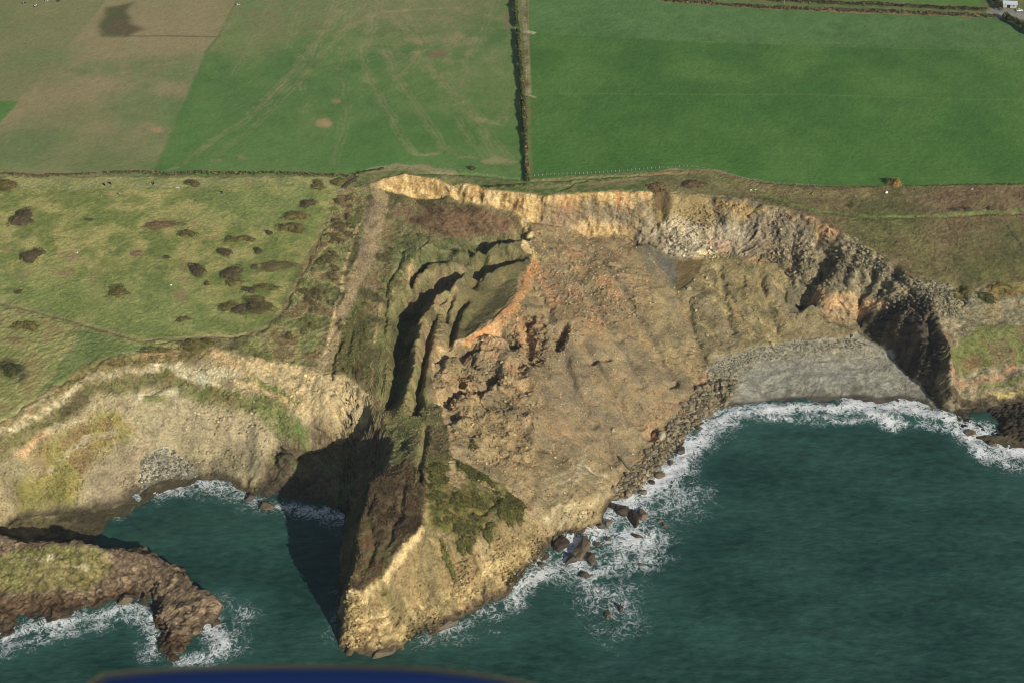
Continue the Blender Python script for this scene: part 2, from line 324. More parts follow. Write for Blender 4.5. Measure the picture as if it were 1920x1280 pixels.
def band(pts, wd, cols, alpha=.9, k=1., soft=.6, mix=None, ct=1., thin=None, warp=True, **kw):
    """a strip of ground (ledge, stratum, track) following a line, half width in metres"""
    W = PP(pts); idx = near(W, wd+soft+3); x = (WX if warp else X)[idx]; y = (WY if warp else Y)[idx]
    D, T = segdist(x, y, W); D = D + (n3[idx]*.25*wd if warp else 0); m = sstep(wd+soft, max(wd-soft, 0)-.01, D)*alpha
    if thin is not None: m = m*sstep(-thin, thin+.2, n8[idx]*.6+n3[idx]*.6+.1)
    AL[idx] = AL[idx]*(1-m[:, None])+mixcol(idx, cols, k, n3 if mix is None else mix, ct)*m[:, None]
    for nm, arr in (('rock', ROCK), ('tuft', TUFT), ('blk', BLK)):
        if nm in kw: arr[idx] = arr[idx]*(1-m)+kw[nm]*m
def spot(u, v, rx, ry, cols, alpha=.8, k=1., **kw):
    area([(u+rx*math.cos(a), v+ry*math.sin(a)) for a in np.linspace(0, 6.28, 9)[:-1]], cols, soft=1.6, alpha=alpha, k=k, **kw)

FIELD, RFIELD, PAST, SLOPE, CLIFF, SLIP, BEACH, HEAD, REEF = 0, 1, 2, 3, 4, 5, 6, 7, 8
NAMES = ['stubble_field', 'green_field', 'pasture', 'coastal_slope', 'cliff', 'landslip', 'shingle_beach', 'headland', 'skerry']
AL[:] = mixcol(np.arange(N), [(112,104,66),(128,118,76)], 1, n8); ROCK[:] = .3; TUFT[:] = .4; CL[:] = SLOPE

# --- inland
area([(-900,-500),(960,-500),(985,346),(900,334),(850,324),(810,318),(760,312),(700,320),(650,332),(-900,330)], [(82,114,56),(92,120,60),(104,124,68)], mix=n30, soft=.8, cls=FIELD, rock=0, tuft=.35, warp=False)
area([(-900,-500),(620,-500),(450,0),(385,100),(288,322),(282,332),(-900,332)], [(112,122,74),(130,126,84),(142,130,92)], mix=n30, soft=1.2, warp=False)
area([(60,-40),(440,-40),(440,20),(400,90),(350,100),(140,120),(150,80)], [(146,132,92),(140,128,92)], soft=8, alpha=.8)
area([(-100,140),(140,120),(200,190),(190,240),(-100,250)], [(136,126,84)], soft=12, alpha=.5)
area([(-200,250),(300,250),(286,325),(-200,328)], [(102,120,66)], soft=10, alpha=.55)
area([(-300,-100),(215,-30),(182,25),(95,122),(-5,232),(-300,420)], [(118,122,76),(108,118,70)], soft=1.2, alpha=.6, warp=False)
area([(-300,190),(36,190),(0,230),(-300,420)], [(78,122,50)], soft=.8, alpha=.9, warp=False)
area([(200,14),(225,10),(250,6),(236,22),(246,34),(244,44),(272,54),(255,60),(240,68),(190,68),(184,44),(196,30)], [(92,86,58),(78,90,52),(96,84,58)], mix=n30, soft=3.5, alpha=.95)
band([(190,68),(300,68),(410,70)], .7, [(92,94,60)], warp=False)
band([(385,100),(410,70),(445,0),(470,-60)], 1.0, [(84,112,58)], alpha=.8, warp=False)
area([(480,-200),(940,-200),(950,10),(860,70),(700,60),(560,60),(480,100),(440,90)], [(126,124,80),(112,122,74)], soft=25, alpha=.75)
area([(700,-60),(940,-60),(955,60),(850,150),(760,120),(700,70)], [(132,122,84)], soft=20, alpha=.55, thin=.1)
area([(650,230),(960,240),(975,330),(640,330)], [(74,116,50)], soft=18, alpha=.6)
area([(320,200),(640,250),(630,325),(300,322)], [(82,120,56)], soft=18, alpha=.7)
TR = (160,142,102)
for wd_, al_, pts in [(1.1,.75,[(640,20),(590,80),(530,160),(470,215),(430,245),(385,270),(345,305),(320,318)]),(.9,.5,[(700,-20),(640,60),(600,110),(530,180),(480,230),(440,265),(400,295)]),
 (.9,.5,[(625,0),(600,70),(575,130),(560,170)]),(.8,.6,[(575,195),(568,212)]),(.7,.45,[(510,0),(480,60),(455,110),(430,145)]),(.7,.4,[(560,20),(535,90)]),(.8,.4,[(430,30),(405,80)]),
 (1.0,.6,[(710,0),(695,50),(680,90),(680,125),(700,165),(730,215),(755,260),(775,288),(790,294),(820,287)]),(1.0,.6,[(715,80),(740,140),(765,180),(800,225),(830,275),(858,297),(890,296)]),
 (1.1,.65,[(735,30),(780,85),(800,120),(840,170),(870,210),(905,250),(920,290),(950,308),(960,305)]),(1.,.5,[(800,110),(830,150),(870,190),(900,225),(930,270),(955,305)]),(.9,.55,[(740,150),(770,125),(790,90),(775,45),(760,10)]),
 (.8,.45,[(865,170),(885,90),(910,40),(930,0)]),(.9,.4,[(850,50),(890,90),(935,130),(950,150)]),(.9,.5,[(905,295),(880,260),(850,220)]),(.8,.5,[(945,205),(935,222)]),(.7,.35,[(650,0),(640,150),(650,200),(625,310)]),
 (1.2,.5,[(880,220),(930,235),(955,200)]),(1.6,.5,[(640,60),(660,45),(720,20),(860,15)]),(.6,.35,[(640,0),(520,170)]),(1,.4,[(780,120),(830,100),(860,60)])]:
    band(pts, wd_, [TR, (140,130,90)], alpha=min(1, al_*1.15), soft=1.1, thin=.9); band([(u+9, v) for u, v in pts], wd_*.5, [TR], alpha=al_*.75, soft=.6, thin=.8); band([(u-8, v) for u, v in pts], wd_*.4, [TR], alpha=al_*.5, soft=.5, thin=.2)
for u, v, rx, ry, c in [(607,231,15,8,(165,135,95)),(297,243,10,6,(168,134,96)),(630,188,8,5,(150,128,86)),(453,296,9,5,(128,132,84)),(405,303,9,3,(128,130,84)),(822,100,20,8,(120,104,76)),(925,302,25,6,(146,136,90)),(950,40,8,22,(124,112,78))]: spot(u, v, rx, ry, [c], alpha=.75)
area([(985,-500),(3000,-500),(3000,345),(1920,346),(1700,349),(1550,350),(1450,345),(1380,331),(1300,318),(1200,323),(1100,330),(1000,335),(990,344)], [(58,94,38),(66,101,41),(74,106,46)], mix=n30, ct=.7, soft=.7, cls=RFIELD, rock=0, tuft=.45, warp=False)
area([(985,-300),(3000,-300),(3000,110),(1920,95),(1300,78),(990,58)], [(74,104,56),(80,108,60)], soft=3, alpha=.75)
area([(985,-100),(1500,-100),(1400,60),(990,50)], [(80,112,56)], soft=40, alpha=.4)
area([(960,180),(3000,180),(3000,345),(1550,350),(1300,317),(990,342)], [(56,98,34)], soft=60, alpha=.35)
band([(990,60),(1300,78),(1600,88),(2000,100)], .45, [(92,116,58)], alpha=.35, warp=False)
band([(1010,176),(1500,178),(1950,190)], .45, [(92,116,56)], alpha=.45, warp=False)
for k_ in range(9): band([(1000+30*k_,250+k_*9),(1500,262+k_*9),(1960,262+k_*9)], .35, [(84,112,48)], alpha=.18, warp=False)
# beyond the far hedge
area([(1230,-7),(1450,8),(1880,24),(2400,40),(3000,-500),(1000,-500)], [(96,108,60),(108,108,66)], cls=FIELD, soft=1, warp=False)
area([(1480,-2),(1840,10),(1870,-60),(1500,-60)], [(84,118,50)], soft=1)
band([(1240,1),(1450,16),(1880,31),(2400,46)], 2.2, [(128,104,70),(112,96,62)], alpha=.95)
band([(1870,24),(1990,34)], 7, [(128,126,118)], alpha=.9)
# verge and track by the hedge
area([(963,-300),(980,-300),(993,120),(999,345),(986,346),(978,200)], [(112,104,60),(88,104,54)], soft=1, alpha=.8, warp=False)
band([(980,-200),(981,0),(985,60),(989,120),(991,178)], 1.5, [(164,150,122),(150,140,108)], alpha=.95, soft=.6, thin=.5, warp=False)
band([(986,-200),(990,60),(996,175)], .5, [(130,112,76)], alpha=.6, soft=.4, warp=False)
band([(983,58),(1000,62)], 1.6, [(168,156,124)], alpha=.8); band([(990,178),(1003,182)], 1.0, [(160,146,112)], alpha=.7)
# coast path strip between scarp and fields
area([(640,345),(700,320),(760,311),(850,324),(985,345),(1100,330),(1230,322),(1223,362),(1138,362),(1057,368),(1025,371),(961,362),(911,357),(850,350),(813,337),(759,328),(720,336),(690,352)], [(84,102,50),(104,110,62),(120,116,72)], soft=.8, mix=n3)
band([(690,322),(740,313),(790,315),(850,326)], 2.4, [(146,138,96)], alpha=.8); band([(1000,341),(1100,333),(1290,324)], 1.4, [(120,122,74)], alpha=.8)
band([(1105,352),(1180,340),(1260,322),(1340,322),(1420,345)], 2.0, [(132,112,76),(116,104,68)], alpha=.85)
band([(1010,350),(1090,348),(1210,335)], 1.2, [(134,128,82)], alpha=.7); band([(1000,357),(1100,350)], 1.2, [(70,96,42)], alpha=.6)
# --- pasture
area([(-900,334),(630,334),(640,352),(625,390),(600,430),(572,500),(545,560),(505,615),(440,633),(350,637),(260,641),(150,608),(0,569),(-900,480)], [(106,116,58),(122,124,66),(140,134,78)], mix=n8, ct=1., soft=.8, cls=PAST, tuft=1, rock=0)
area([(-900,336),(630,336),(620,350),(200,356),(-900,358)], [(134,134,86)], soft=3, alpha=.6)
area([(-100,500),(330,520),(480,600),(350,632),(250,632),(0,560)], [(112,124,66)], soft=10, alpha=.6)
area([(380,350),(600,350),(560,440),(440,420),(380,400)], [(110,122,66)], soft=12, alpha=.6)
for u, v, rx, ry in [(303,420,27,10),(125,512,26,8),(185,520,22,12),(340,555,18,12),(395,445,12,5),(255,475,13,8),(310,482,8,4),(230,455,18,10),(20,465,18,10),(35,515,22,12),(345,500,12,12),(410,470,8,3),(130,480,22,12),(470,345,26,5),(505,480,24,14),(345,525,12,5),(365,420,8,4)]:
    spot(u, v, rx, ry, [(112,94,66),(124,104,74)], alpha=.75, thin=.35)
band([(0,372),(150,358),(300,354),(600,350)], .5, [(104,108,62)], alpha=.6); band([(0,385),(60,368),(190,360)], .4, [(104,108,62)], alpha=.5)
# seaward of the path
area([(-900,480),(0,569),(150,608),(260,641),(350,637),(400,635),(400,650),(290,657),(200,672),(120,716),(0,791),(-200,880),(-900,1100)], [(118,120,66),(134,132,78),(122,114,68)], mix=n8, soft=.8, k=1.3, cls=SLOPE, tuft=.7, rock=.05)
area([(235,640),(300,648),(200,672),(120,716),(0,791),(-100,840),(70,740),(140,650),(150,612)], [(88,104,54),(98,110,60)], k=1.3, soft=2, alpha=.9)
spot(22,702,30,25,[(70,80,44),(62,62,44)],alpha=.85,thin=.35); spot(15,690,25,22,[(84,92,52)],alpha=.5); spot(35,565+60,28,14,[(104,92,54)],alpha=.6,thin=.3); spot(18,685-8,14,6,[(100,84,58)],alpha=.7)
band([(145,608),(120,640),(90,690),(62,725)], .5, [(130,124,82)], alpha=.6)
PATHC = (132,120,86)
band([(-300,500),(0,567),(150,605),(262,638),(350,633),(440,631),(500,612),(545,558),(573,500),(612,425),(636,372)], .8, [PATHC], alpha=.8, soft=.4, warp=False)
band([(-300,505),(0,570),(150,608),(262,641),(350,636),(420,633)], .6, [(62,66,36)], alpha=.6, soft=.4, warp=False)
# --- slipped ridge with rough vegetation
area([(638,352),(700,345),(745,366),(786,375),(826,373),(905,388),(956,396),(985,418),(1000,440),(1000,488),(985,500),(975,540),(950,572),(918,605),(868,640),(822,660),(812,720),(828,790),(852,855),(880,905),(800,930),(760,940),(706,889),(738,850),(735,822),(712,800),(690,760),(690,740),(640,706),(560,691),(450,670),(400,652),(330,640),(440,633),(500,615),(545,560),(573,500),(612,425)], [(86,80,50),(106,98,62),(118,112,72),(116,98,68)], mix=n8, soft=.8, cls=SLIP, tuft=1, rock=.15)
area([(628,352),(690,352),(668,440),(640,520),(612,610),(590,680),(520,680),(440,660),(450,636),(505,618),(548,562),(575,502),(604,430)], [(96,98,54),(120,122,72),(128,120,76),(104,90,58)], mix=n8, soft=2, alpha=.85, k=1.15, tuft=.9, rock=.05)
area([(800,390),(880,388),(960,400),(975,425),(930,440),(860,455),(800,430),(760,415)], [(84,62,46),(100,76,54)], soft=4, alpha=.85)
area([(740,440),(800,450),(900,445),(960,445),(960,462),(860,480),(780,500),(735,500)], [(84,92,54),(96,100,62)], soft=3, alpha=.7)
area([(640,560),(690,560),(700,640),(690,735),(620,700),(640,640)], [(80,84,44),(96,76,52),(88,96,50)], soft=3, alpha=.7)
area([(866,510),(905,500),(985,478),(975,520),(945,570),(870,637),(838,640),(855,580)], [(96,90,56),(104,94,58),(84,86,50)], soft=2, alpha=.95, tuft=.3, rock=.1)
area([(700,640),(740,540),(760,560),(740,720),(725,770),(700,740)], [(100,96,58),(116,120,66)], soft=3, alpha=.7)
area([(845,470),(1000,455),(985,470),(900,482),(850,500),(800,520),(735,590),(735,700),(755,650),(800,560)], [(64,66,40),(60,68,40)], soft=1.5, alpha=.6)
area([(712,665),(790,690),(812,760),(845,870),(780,930),(735,880),(740,820),(720,780)], [(108,100,62),(100,104,58),(120,108,68)], soft=3, alpha=.85)
area([(800,800),(845,800),(855,860),(800,900)], [(74,64,42)], soft=3, alpha=.7)
for pts, wd in [([(705,350),(716,380),(700,440),(686,490),(668,520)],3.8),([(668,520),(655,560),(640,600),(622,640)],2.6),([(622,640),(610,668),(602,690)],1.6)]:
    band(pts, wd, [(156,136,98),(172,152,110),(140,122,92)], k=.97, alpha=.95, soft=1, tuft=.1, rock=.4)
band([(690,380),(672,430),(650,490),(642,530)], .9, [(196,168,120)], alpha=.9, thin=.5); band([(640,540),(625,600),(608,660)], .9, [(206,180,134)], alpha=.9, thin=.5)
spot(697,400,12,28,[(122,104,88)],alpha=.5); spot(684,465,10,18,[(118,104,90)],alpha=.5)
band([(810,452),(775,490),(742,540),(717,566),(708,610),(703,640),(698,680),(694,730)], .55, [(176,150,98)], alpha=.85, thin=.35)
band([(625,430),(605,480),(590,530),(575,560)], .6, [(176,148,100)], alpha=.8, thin=.3); band([(600,440),(570,500),(545,545),(530,600)], 1.6, [(112,100,62),(90,82,50)], alpha=.6)
band([(590,450),(660,425),(672,432)], .8, [(170,142,98)], alpha=.7, thin=.3); band([(660,330),(645,350)], 1, [(104,84,60)], alpha=.8)
band([(735,352),(725,372),(712,420)], .7,[(186,160,112)],alpha=.6,thin=.4)
for pts in [((868,512),(822,548),(795,592),(780,650),(768,725)),((885,524),(912,507),(950,494),(982,484)),((835,560),(812,615),(800,660),(793,735)),((758,530),(738,580),(727,640),(722,715)),((850,545),(836,600),(826,640)),((780,500),(758,530))]: band(list(pts), .7, [(150,130,90),(116,104,66)], alpha=.8, thin=.35, soft=.4)
band([(836,560),(815,610),(802,660)], .9, [(128,108,72)], alpha=.7, thin=.4); band([(870,500),(850,540)], .8, [(150,124,90)], alpha=.7, thin=.3)
band([(733,822),(722,838)], 1.8, [(196,164,112)], alpha=.9)
# cream crest
band([(985,415),(1000,436),(992,452),(985,465),(998,475),(1000,492)], 2.0, [(206,178,122),(190,158,106)], alpha=.95, rock=.8)
area([(1000,485),(1010,500),(1000,530),(975,580),(945,610),(900,640),(868,650),(862,644),(905,612),(950,572),(970,545),(980,510)], [(206,156,98),(196,142,86),(186,146,98)], soft=1, alpha=.95, rock=.6)
band([(865,645),(825,660),(815,700),(826,745),(838,790),(850,830),(858,862),(885,905),(905,925)], 1.8, [(186,158,112),(170,140,100)], alpha=.9, rock=.6)
# --- scarp
area([(701,345),(720,335),(759,327),(813,335),(850,349),(895,348),(911,356),(961,360),(1025,369),(1057,366),(1100,362),(1138,360),(1223,361),(1230,390),(1190,440),(1186,452),(1149,441),(1106,446),(1080,430),(998,418),(972,405),(956,394),(905,387),(826,372),(786,374),(749,364),(717,357)], [(196,160,98),(212,180,118),(220,190,130)], k=.8, mix=n3, soft=.5, cls=CLIFF, rock=1, tuft=0, warp=False)
area([(1045,366),(1100,365),(1085,400),(1060,420),(1030,420),(1015,408),(1050,385)], [(206,140,88),(196,120,76)], k=.8, soft=2, alpha=.8, thin=.4)
area([(1010,412),(1090,395),(1180,400),(1180,412),(1120,420),(1080,430),(1000,420)], [(134,120,98),(146,128,98)], k=.85, soft=2, alpha=.85)
band([(1157,368),(1162,395)], 1.4, [(204,140,88)], k=.85, alpha=.7); band([(1175,370),(1178,388)], 1.2, [(196,130,84)], k=.85, alpha=.6)
spot(905,372,4,10,[(96,80,50)],alpha=.8)
area([(1010,398),(1090,384),(1225,378),(1232,396),(1190,438),(1150,428),(1080,416),(1015,412)], [(128,116,86),(144,126,92),(120,112,92)], k=.85, mix=n3, soft=1.8, alpha=.85)
band([(1085,432),(1110,438),(1150,433),(1180,440)], 1.6, [(204,174,120)], k=.85, alpha=.8, thin=.6)
# --- folded cliff right
area([(1190,440),(1225,395),(1223,361),(1290,362),(1335,369),(1400,372),(1452,385),(1481,393),(1532,412),(1590,441),(1630,465),(1675,497),(1699,520),(1787,537),(1820,546),(1940,530),(2400,530),(2800,900),(2300,840),(1920,756),(1850,765),(1792,775),(1765,780),(1745,742),(1700,697),(1660,656),(1612,620),(1570,604),(1512,580),(1478,522),(1452,493),(1393,490),(1359,475),(1305,484),(1266,488),(1226,470)], [(116,108,82),(134,124,94),(150,136,104)], k=.9, mix=n3, soft=.6, cls=CLIFF, rock=1.1, tuft=0)
area([(1225,364),(1320,366),(1345,390),(1330,430),(1290,432),(1235,430),(1225,400)], [(140,122,78),(156,136,90)], k=.95, soft=2.5, alpha=.95, rock=.3)
area([(1340,378),(1400,380),(1450,390),(1420,402),(1380,405),(1352,398)], [(168,142,90)], k=.9, soft=1.2, alpha=.8)
area([(1200,425),(1260,410),(1330,430),(1400,420),(1450,415),(1430,450),(1400,470),(1310,484),(1262,480),(1225,455)], [(168,152,120),(188,176,146),(196,178,140)], k=.92, soft=1.5, alpha=.9, rock=1, blk=.3)
for k_ in range(7):
    o = k_*7; band([(1205+o*1.2,418+o),(1240+o,440+o*.8),(1280+o*.3,462+o*.3),(1330,466-o*.35),(1390-o*.3,452-o*.5),(1440-o,425-o*.3)], .55, [(206,196,166) if k_ % 2 else (118,104,84)], k=.9, alpha=.7, thin=.35, soft=.4)
spot(1350,455,28,9,[(196,156,128)],alpha=.5,k=.9); spot(1430,458,10,4,[(196,130,84)],alpha=.8,k=.9); spot(1355,472,10,4,[(196,110,70)],alpha=.7,k=.9)
area([(1370,420),(1440,400),(1480,400),(1520,440),(1500,500),(1478,520),(1452,490),(1400,488),(1360,472),(1400,450)], [(132,122,100),(150,134,104),(122,110,90)], k=.9, soft=2, alpha=.8)
for k_ in range(8):
    o = k_*6; band([(1395+o,500-o*.9),(1440+o,486-o),(1490+o*.8,500-o*1.1),(1530+o*.6,520-o)], .4, [(92,86,70) if k_ % 2 else (166,150,112)], k=.9, alpha=.6, thin=.3, soft=.4)
area([(1475,395),(1535,413),(1592,443),(1570,450),(1520,430),(1480,415)], [(186,154,102),(196,146,92)], k=.88, soft=1.2, alpha=.8, thin=.5)
band([(1510,568),(1545,560),(1580,560),(1620,566),(1662,576)], 2.4, [(196,166,118),(184,146,100)], k=.85, alpha=.95, soft=.8)
band([(1545,592),(1580,596),(1608,603)], 2.4, [(176,146,104)], k=.85, alpha=.8)
area([(1475,515),(1512,580),(1560,604),(1600,616),(1640,640),(1480,640),(1475,590)], [(104,98,80),(116,108,86)], soft=2, alpha=.75, rock=.3)
area([(1700,520),(1790,536),(1830,560),(1800,600),(1750,590),(1710,560)], [(104,100,68),(124,118,84),(150,144,112)], k=.9, soft=2, alpha=.8, blk=.8, thin=.9)
area([(1600,590),(1665,578),(1740,550),(1765,640),(1765,760),(1700,700),(1620,630)], [(78,70,56),(92,82,64),(66,60,50)], soft=1.5, alpha=.9)  # shade of the hollow wall put into its rock colour, darker than the cliff
area([(1800,545),(1930,525),(2400,540),(2400,640),(1800,610)], [(112,106,80),(122,118,92),(128,112,76)], soft=2, alpha=.8)
area([(1840,520),(1930,515),(1930,550),(1860,560)], [(136,106,60),(112,110,54)], soft=3, alpha=.8)
area([(1775,650),(1830,610),(1900,610),(2400,600),(2400,690),(1880,680),(1800,700),(1770,690)], [(98,106,52),(110,114,58),(106,96,60)], soft=1.5, alpha=.9, tuft=.6, rock=.4)
spot(1823,680,18,14,[(118,90,62)],alpha=.8); spot(1775,640,14,22,[(100,80,60)],alpha=.7)
for k_ in range(5): band([(1800,622+k_*4),(1850,600+k_*4),(1920,575+k_*5)], .5, [(146,134,104) if k_ % 2 else (92,84,66)], alpha=.6, thin=.3)
band([(1772,710),(1800,716),(1850,712),(1900,690)], 1.6, [(186,116,76),(160,120,80)], alpha=.85, thin=.5); band([(1840,722),(1900,716),(1960,706)], 1.6, [(98,106,52)], alpha=.7)
band([(1790,735),(1850,735),(1930,722)], 1.6, [(128,118,86)], alpha=.8); band([(1838,746),(1870,742),(1915,732)], 1.0, [(186,160,60),(160,146,70)], alpha=.9, thin=.5)
band([(1768,752),(1800,756),(1860,752),(1930,744)], 1.3, [(84,74,54)], alpha=.9)
# heath on the right
area([(1335,322),(1380,334),(1450,347),(1550,352),(1700,351),(1920,348),(2900,346),(2900,600),(2400,545),(1920,528),(1850,532),(1820,546),(1787,534),(1740,530),(1699,518),(1675,495),(1630,463),(1590,440),(1532,410),(1481,392),(1452,383),(1400,370)], [(92,92,54),(106,98,62),(114,102,68),(110,90,64)], mix=n30, ct=.8, soft=.8, cls=SLOPE, tuft=.7, rock=.1, warp=False)
area([(1640,356),(1960,352),(1960,398),(1700,404)], [(112,96,68)], soft=5, alpha=.75, thin=.6); area([(1700,420),(1950,410),(1950,470),(1780,480)], [(112,92,66),(100,96,60)], soft=8, alpha=.7, thin=.6)
area([(1590,415),(1700,415),(1760,470),(1800,510),(1740,525),(1680,480)], [(130,122,72),(110,110,58)], soft=6, alpha=.7, thin=.6); area([(1840,480),(1960,470),(1960,520),(1830,525)], [(86,96,44),(104,104,52)], soft=5, alpha=.7, thin=.5)
area([(1340,330),(1480,350),(1640,356),(1640,370),(1480,372),(1400,365)], [(136,122,80),(122,112,70)], soft=3, alpha=.8)
band([(1330,326),(1400,352),(1470,378),(1530,398),(1600,407),(1700,407),(1820,401),(1920,396),(2200,390)], 1.0, [(108,120,60)], alpha=.85, soft=.5)
band([(1540,400),(1620,410),(1700,409)], .35, [(60,64,38)], alpha=.6, warp=False); band([(1888,415),(1900,440),(1920,470)], .4, [(60,62,40)], alpha=.7); band([(1470,350),(1560,357),(1640,352)], .8,[(92,86,54)],alpha=.6)
# --- landslip debris
DEB = [(985,418),(1030,425),(1080,430),(1106,447),(1149,443),(1186,452),(1226,478),(1262,530),(1290,590),(1318,640),(1328,690),(1318,720),(1290,750),(1262,780),(1240,820),(1225,845),(1190,870),(1160,900),(1146,938),(1131,954),(1128,981),(1102,997),(1070,997),(1035,1008),(1000,985),(960,950),(905,925),(885,905),(858,862),(838,790),(826,745),(815,700),(825,660),(868,648),(900,640),(945,610),(975,580),(1000,530),(1008,500),(1002,470),(1000,436)]
area(DEB, [(134,120,84),(150,132,92),(162,144,98),(146,128,94)], mix=n8, soft=.8, cls=SLIP, rock=.42, tuft=.1, blk=.15)
RUST = [(170,122,82),(158,112,76),(176,134,90)]
for pts, al_ in [([(1040,450),(1075,465),(1130,490),(1210,520),(1225,560),(1200,600),(1150,590),(1120,530),(1060,480)],.55),([(1000,500),(1060,520),(1100,560),(1130,600),(1060,610),(1010,580)],.5),([(900,650),(960,640),(1010,680),(1000,720),(950,700)],.5),([(1050,560),(1200,560),(1240,640),(1200,680),(1090,640)],.4),([(940,720),(1000,730),(990,810),(950,780)],.45),([(1200,770),(1320,700),(1325,735),(1240,800),(1215,830)],.6),([(1000,780),(1080,800),(1075,850),(1010,850)],.4),([(960,590),(1010,590),(1000,670),(965,660)],.5)]:
    area(pts, RUST, soft=5, alpha=min(1, al_*1.9), thin=.3, blk=.6)
for pts in [[(1055,655),(1085,700),(1060,740),(1040,720),(1030,680)],[(1110,760),(1180,790),(1200,850),(1150,890),(1110,830)],[(1040,530),(1110,585),(1100,600),(1050,560)],[(1010,800),(1060,830),(1060,870),(1020,860)],[(1060,690),(1110,720),(1100,760),(1070,740)],[(900,860),(960,900),(940,910),(900,890)],[(1180,490),(1230,540),(1210,560),(1170,510)]]:
    area(pts, [(116,108,94),(130,116,96)], soft=4, alpha=.9, thin=.6)
area([(1070,470),(1120,440),(1190,455),(1210,480),(1150,490)], [(128,112,84),(146,124,84)], soft=3, alpha=.7)
area([(1186,452),(1226,470),(1266,487),(1292,488),(1285,510),(1268,532),(1262,560),(1285,610),(1270,600),(1240,545),(1205,490)], [(104,102,90),(112,108,94)], soft=1.6, alpha=.9, rock=.15, blk=0)
band([(1220,480),(1250,530),(1262,548)], .8, [(140,130,104)], alpha=.6)
area([(1266,488),(1300,486),(1330,484),(1312,510),(1285,535),(1268,540),(1272,520)], [(106,90,58),(118,98,62)], soft=2, alpha=.9)
area([(1320,484),(1359,476),(1393,491),(1452,493),(1478,522),(1478,590),(1512,582),(1560,604),(1605,618),(1640,645),(1580,634),(1500,640),(1420,650),(1345,670),(1325,690),(1300,640),(1275,590),(1268,545),(1290,535),(1312,510)], [(116,106,70),(128,117,76),(138,125,82)], k=.82, mix=n8, soft=4.5, alpha=.95, cls=SLIP, rock=.35, blk=.2)
for u, v, l in [(1350,560,50),(1400,540,60),(1440,550,50),(1470,560,60),(1380,600,30),(1500,600,30),(1330,600,40),(1425,600,30),(1550,620,14)]: band([(u,v),(u+l*.12,v+l*.6),(u+l*.2,v+l)], 1.6, [(104,98,76),(154,132,84)], alpha=.5, thin=.3)
band([(1378,498),(1400,490),(1430,494)], 1.6, [(158,112,74)], alpha=.6, thin=.3)
for pts in [[(860,600+60),(900,652),(905,680),(860,690)],[(960,590),(1020,585),(1025,680),(975,690)],[(815,700),(880,700),(940,720),(900,750),(830,770)],[(880,640),(960,620),(965,650),(900,660)],[(1040,600),(1065,610),(1060,660),(1030,660)]]: area(pts, [(164,134,92),(140,108,74),(182,150,106)], soft=2, alpha=.5, blk=1.7)
for pts in [[(860,760),(960,770),(1010,850),(980,880),(900,850),(870,810)],[(1060,790),(1140,800),(1130,860),(1070,850)],[(1250,640),(1310,650),(1320,700),(1260,700)],[(1000,690),(1060,700),(1050,780),(1000,770)]]: area(pts, [(150,126,82),(128,104,70)], soft=4, alpha=.3, blk=.9)
area([(1060,620),(1180,640),(1270,690),(1280,745),(1220,810),(1150,890),(1080,850),(1010,800),(1000,720)], [(132,120,92),(146,130,96),(152,130,92)], mix=n8, soft=10, alpha=.8, rock=.25, blk=0)
area([(1200,470),(1262,545),(1300,640),(1270,690),(1180,620),(1150,520)], [(136,126,90),(148,132,90)], mix=n8, soft=9, alpha=.75, rock=.3)
for pts in [[(1050,480),(1110,560),(1160,640),(1200,720)],[(1110,470),(1180,560),(1230,650),(1260,720)],[(1020,560),(1060,680),(1100,780),(1150,860)],[(930,730),(980,800),(1050,850)],[(1040,700),(1070,760),(1130,840)]]: band(pts, 1.8, [(124,118,100),(134,122,96)], alpha=.75, thin=.35); band([(u+9, v-2) for u, v in pts], .8, [(172,150,108)], alpha=.6, thin=.35)
area([(1022,892),(1050,870),(1090,850),(1100,845),(1110,880),(1142,905),(1146,938),(1130,954),(1128,981),(1102,997),(1050,1000),(1020,980),(1000,950),(1010,915)], [(142,126,90),(158,142,104)], k=.95, soft=1.5, alpha=.85, rock=.5, blk=0)
for pts in [[(1025,895),(1060,885),(1095,855)],[(1040,905),(1075,895),(1092,870)],[(1055,920),(1085,895),(1100,850)],[(1060,1000),(1080,985),(1100,960),(1120,930)],[(1045,990),(1065,970),(1085,940)],[(1100,870),(1120,890),(1142,900)],[(1020,975),(1040,960),(1055,940)]]: band(pts, .6, [(206,196,156)], alpha=.8, thin=.5)
for pts in [[(1085,870),(1115,890),(1140,905)],[(1000,890),(1015,930),(1030,960)],[(1098,955),(1110,975)],[(1118,950),(1130,970)]]: band(pts, .35, [(92,84,62)], alpha=.7, thin=.6)
# --- headland
area([(706,889),(735,880),(770,870),(800,880),(850,870),(885,905),(905,925),(960,950),(1000,985),(1035,1008),(1030,1031),(1009,1063),(977,1075),(953,1114),(905,1132),(850,1165),(805,1190),(760,1215),(700,1232),(640,1226),(637,1180),(634,1130),(637,1086),(643,1009),(652,957),(680,902)], [(138,122,82),(160,138,92),(148,122,82),(166,148,104)], k=.9, mix=n8, soft=.8, cls=HEAD, rock=.7, tuft=.4, blk=0)
area([(706,889),(735,875),(790,868),(800,900),(800,932),(796,990),(770,1015),(747,1042),(735,1062),(720,1081),(700,1098),(680,1108),(652,1108),(664,1067),(672,996),(691,916)], [(76,64,44),(92,78,52),(106,92,60),(86,86,50),(96,74,50)], soft=.7, alpha=.98, tuft=1, rock=.3)
area([(700,900),(730,880),(735,920),(700,980),(690,1000),(676,1010)], [(92,90,48)], soft=2, alpha=.6, thin=.5)
area([(706,889),(691,916),(672,996),(664,1067),(652,1108),(636,1120),(640,1009),(652,957),(690,890)], [(66,72,42),(78,78,48)], soft=.8, alpha=.9)
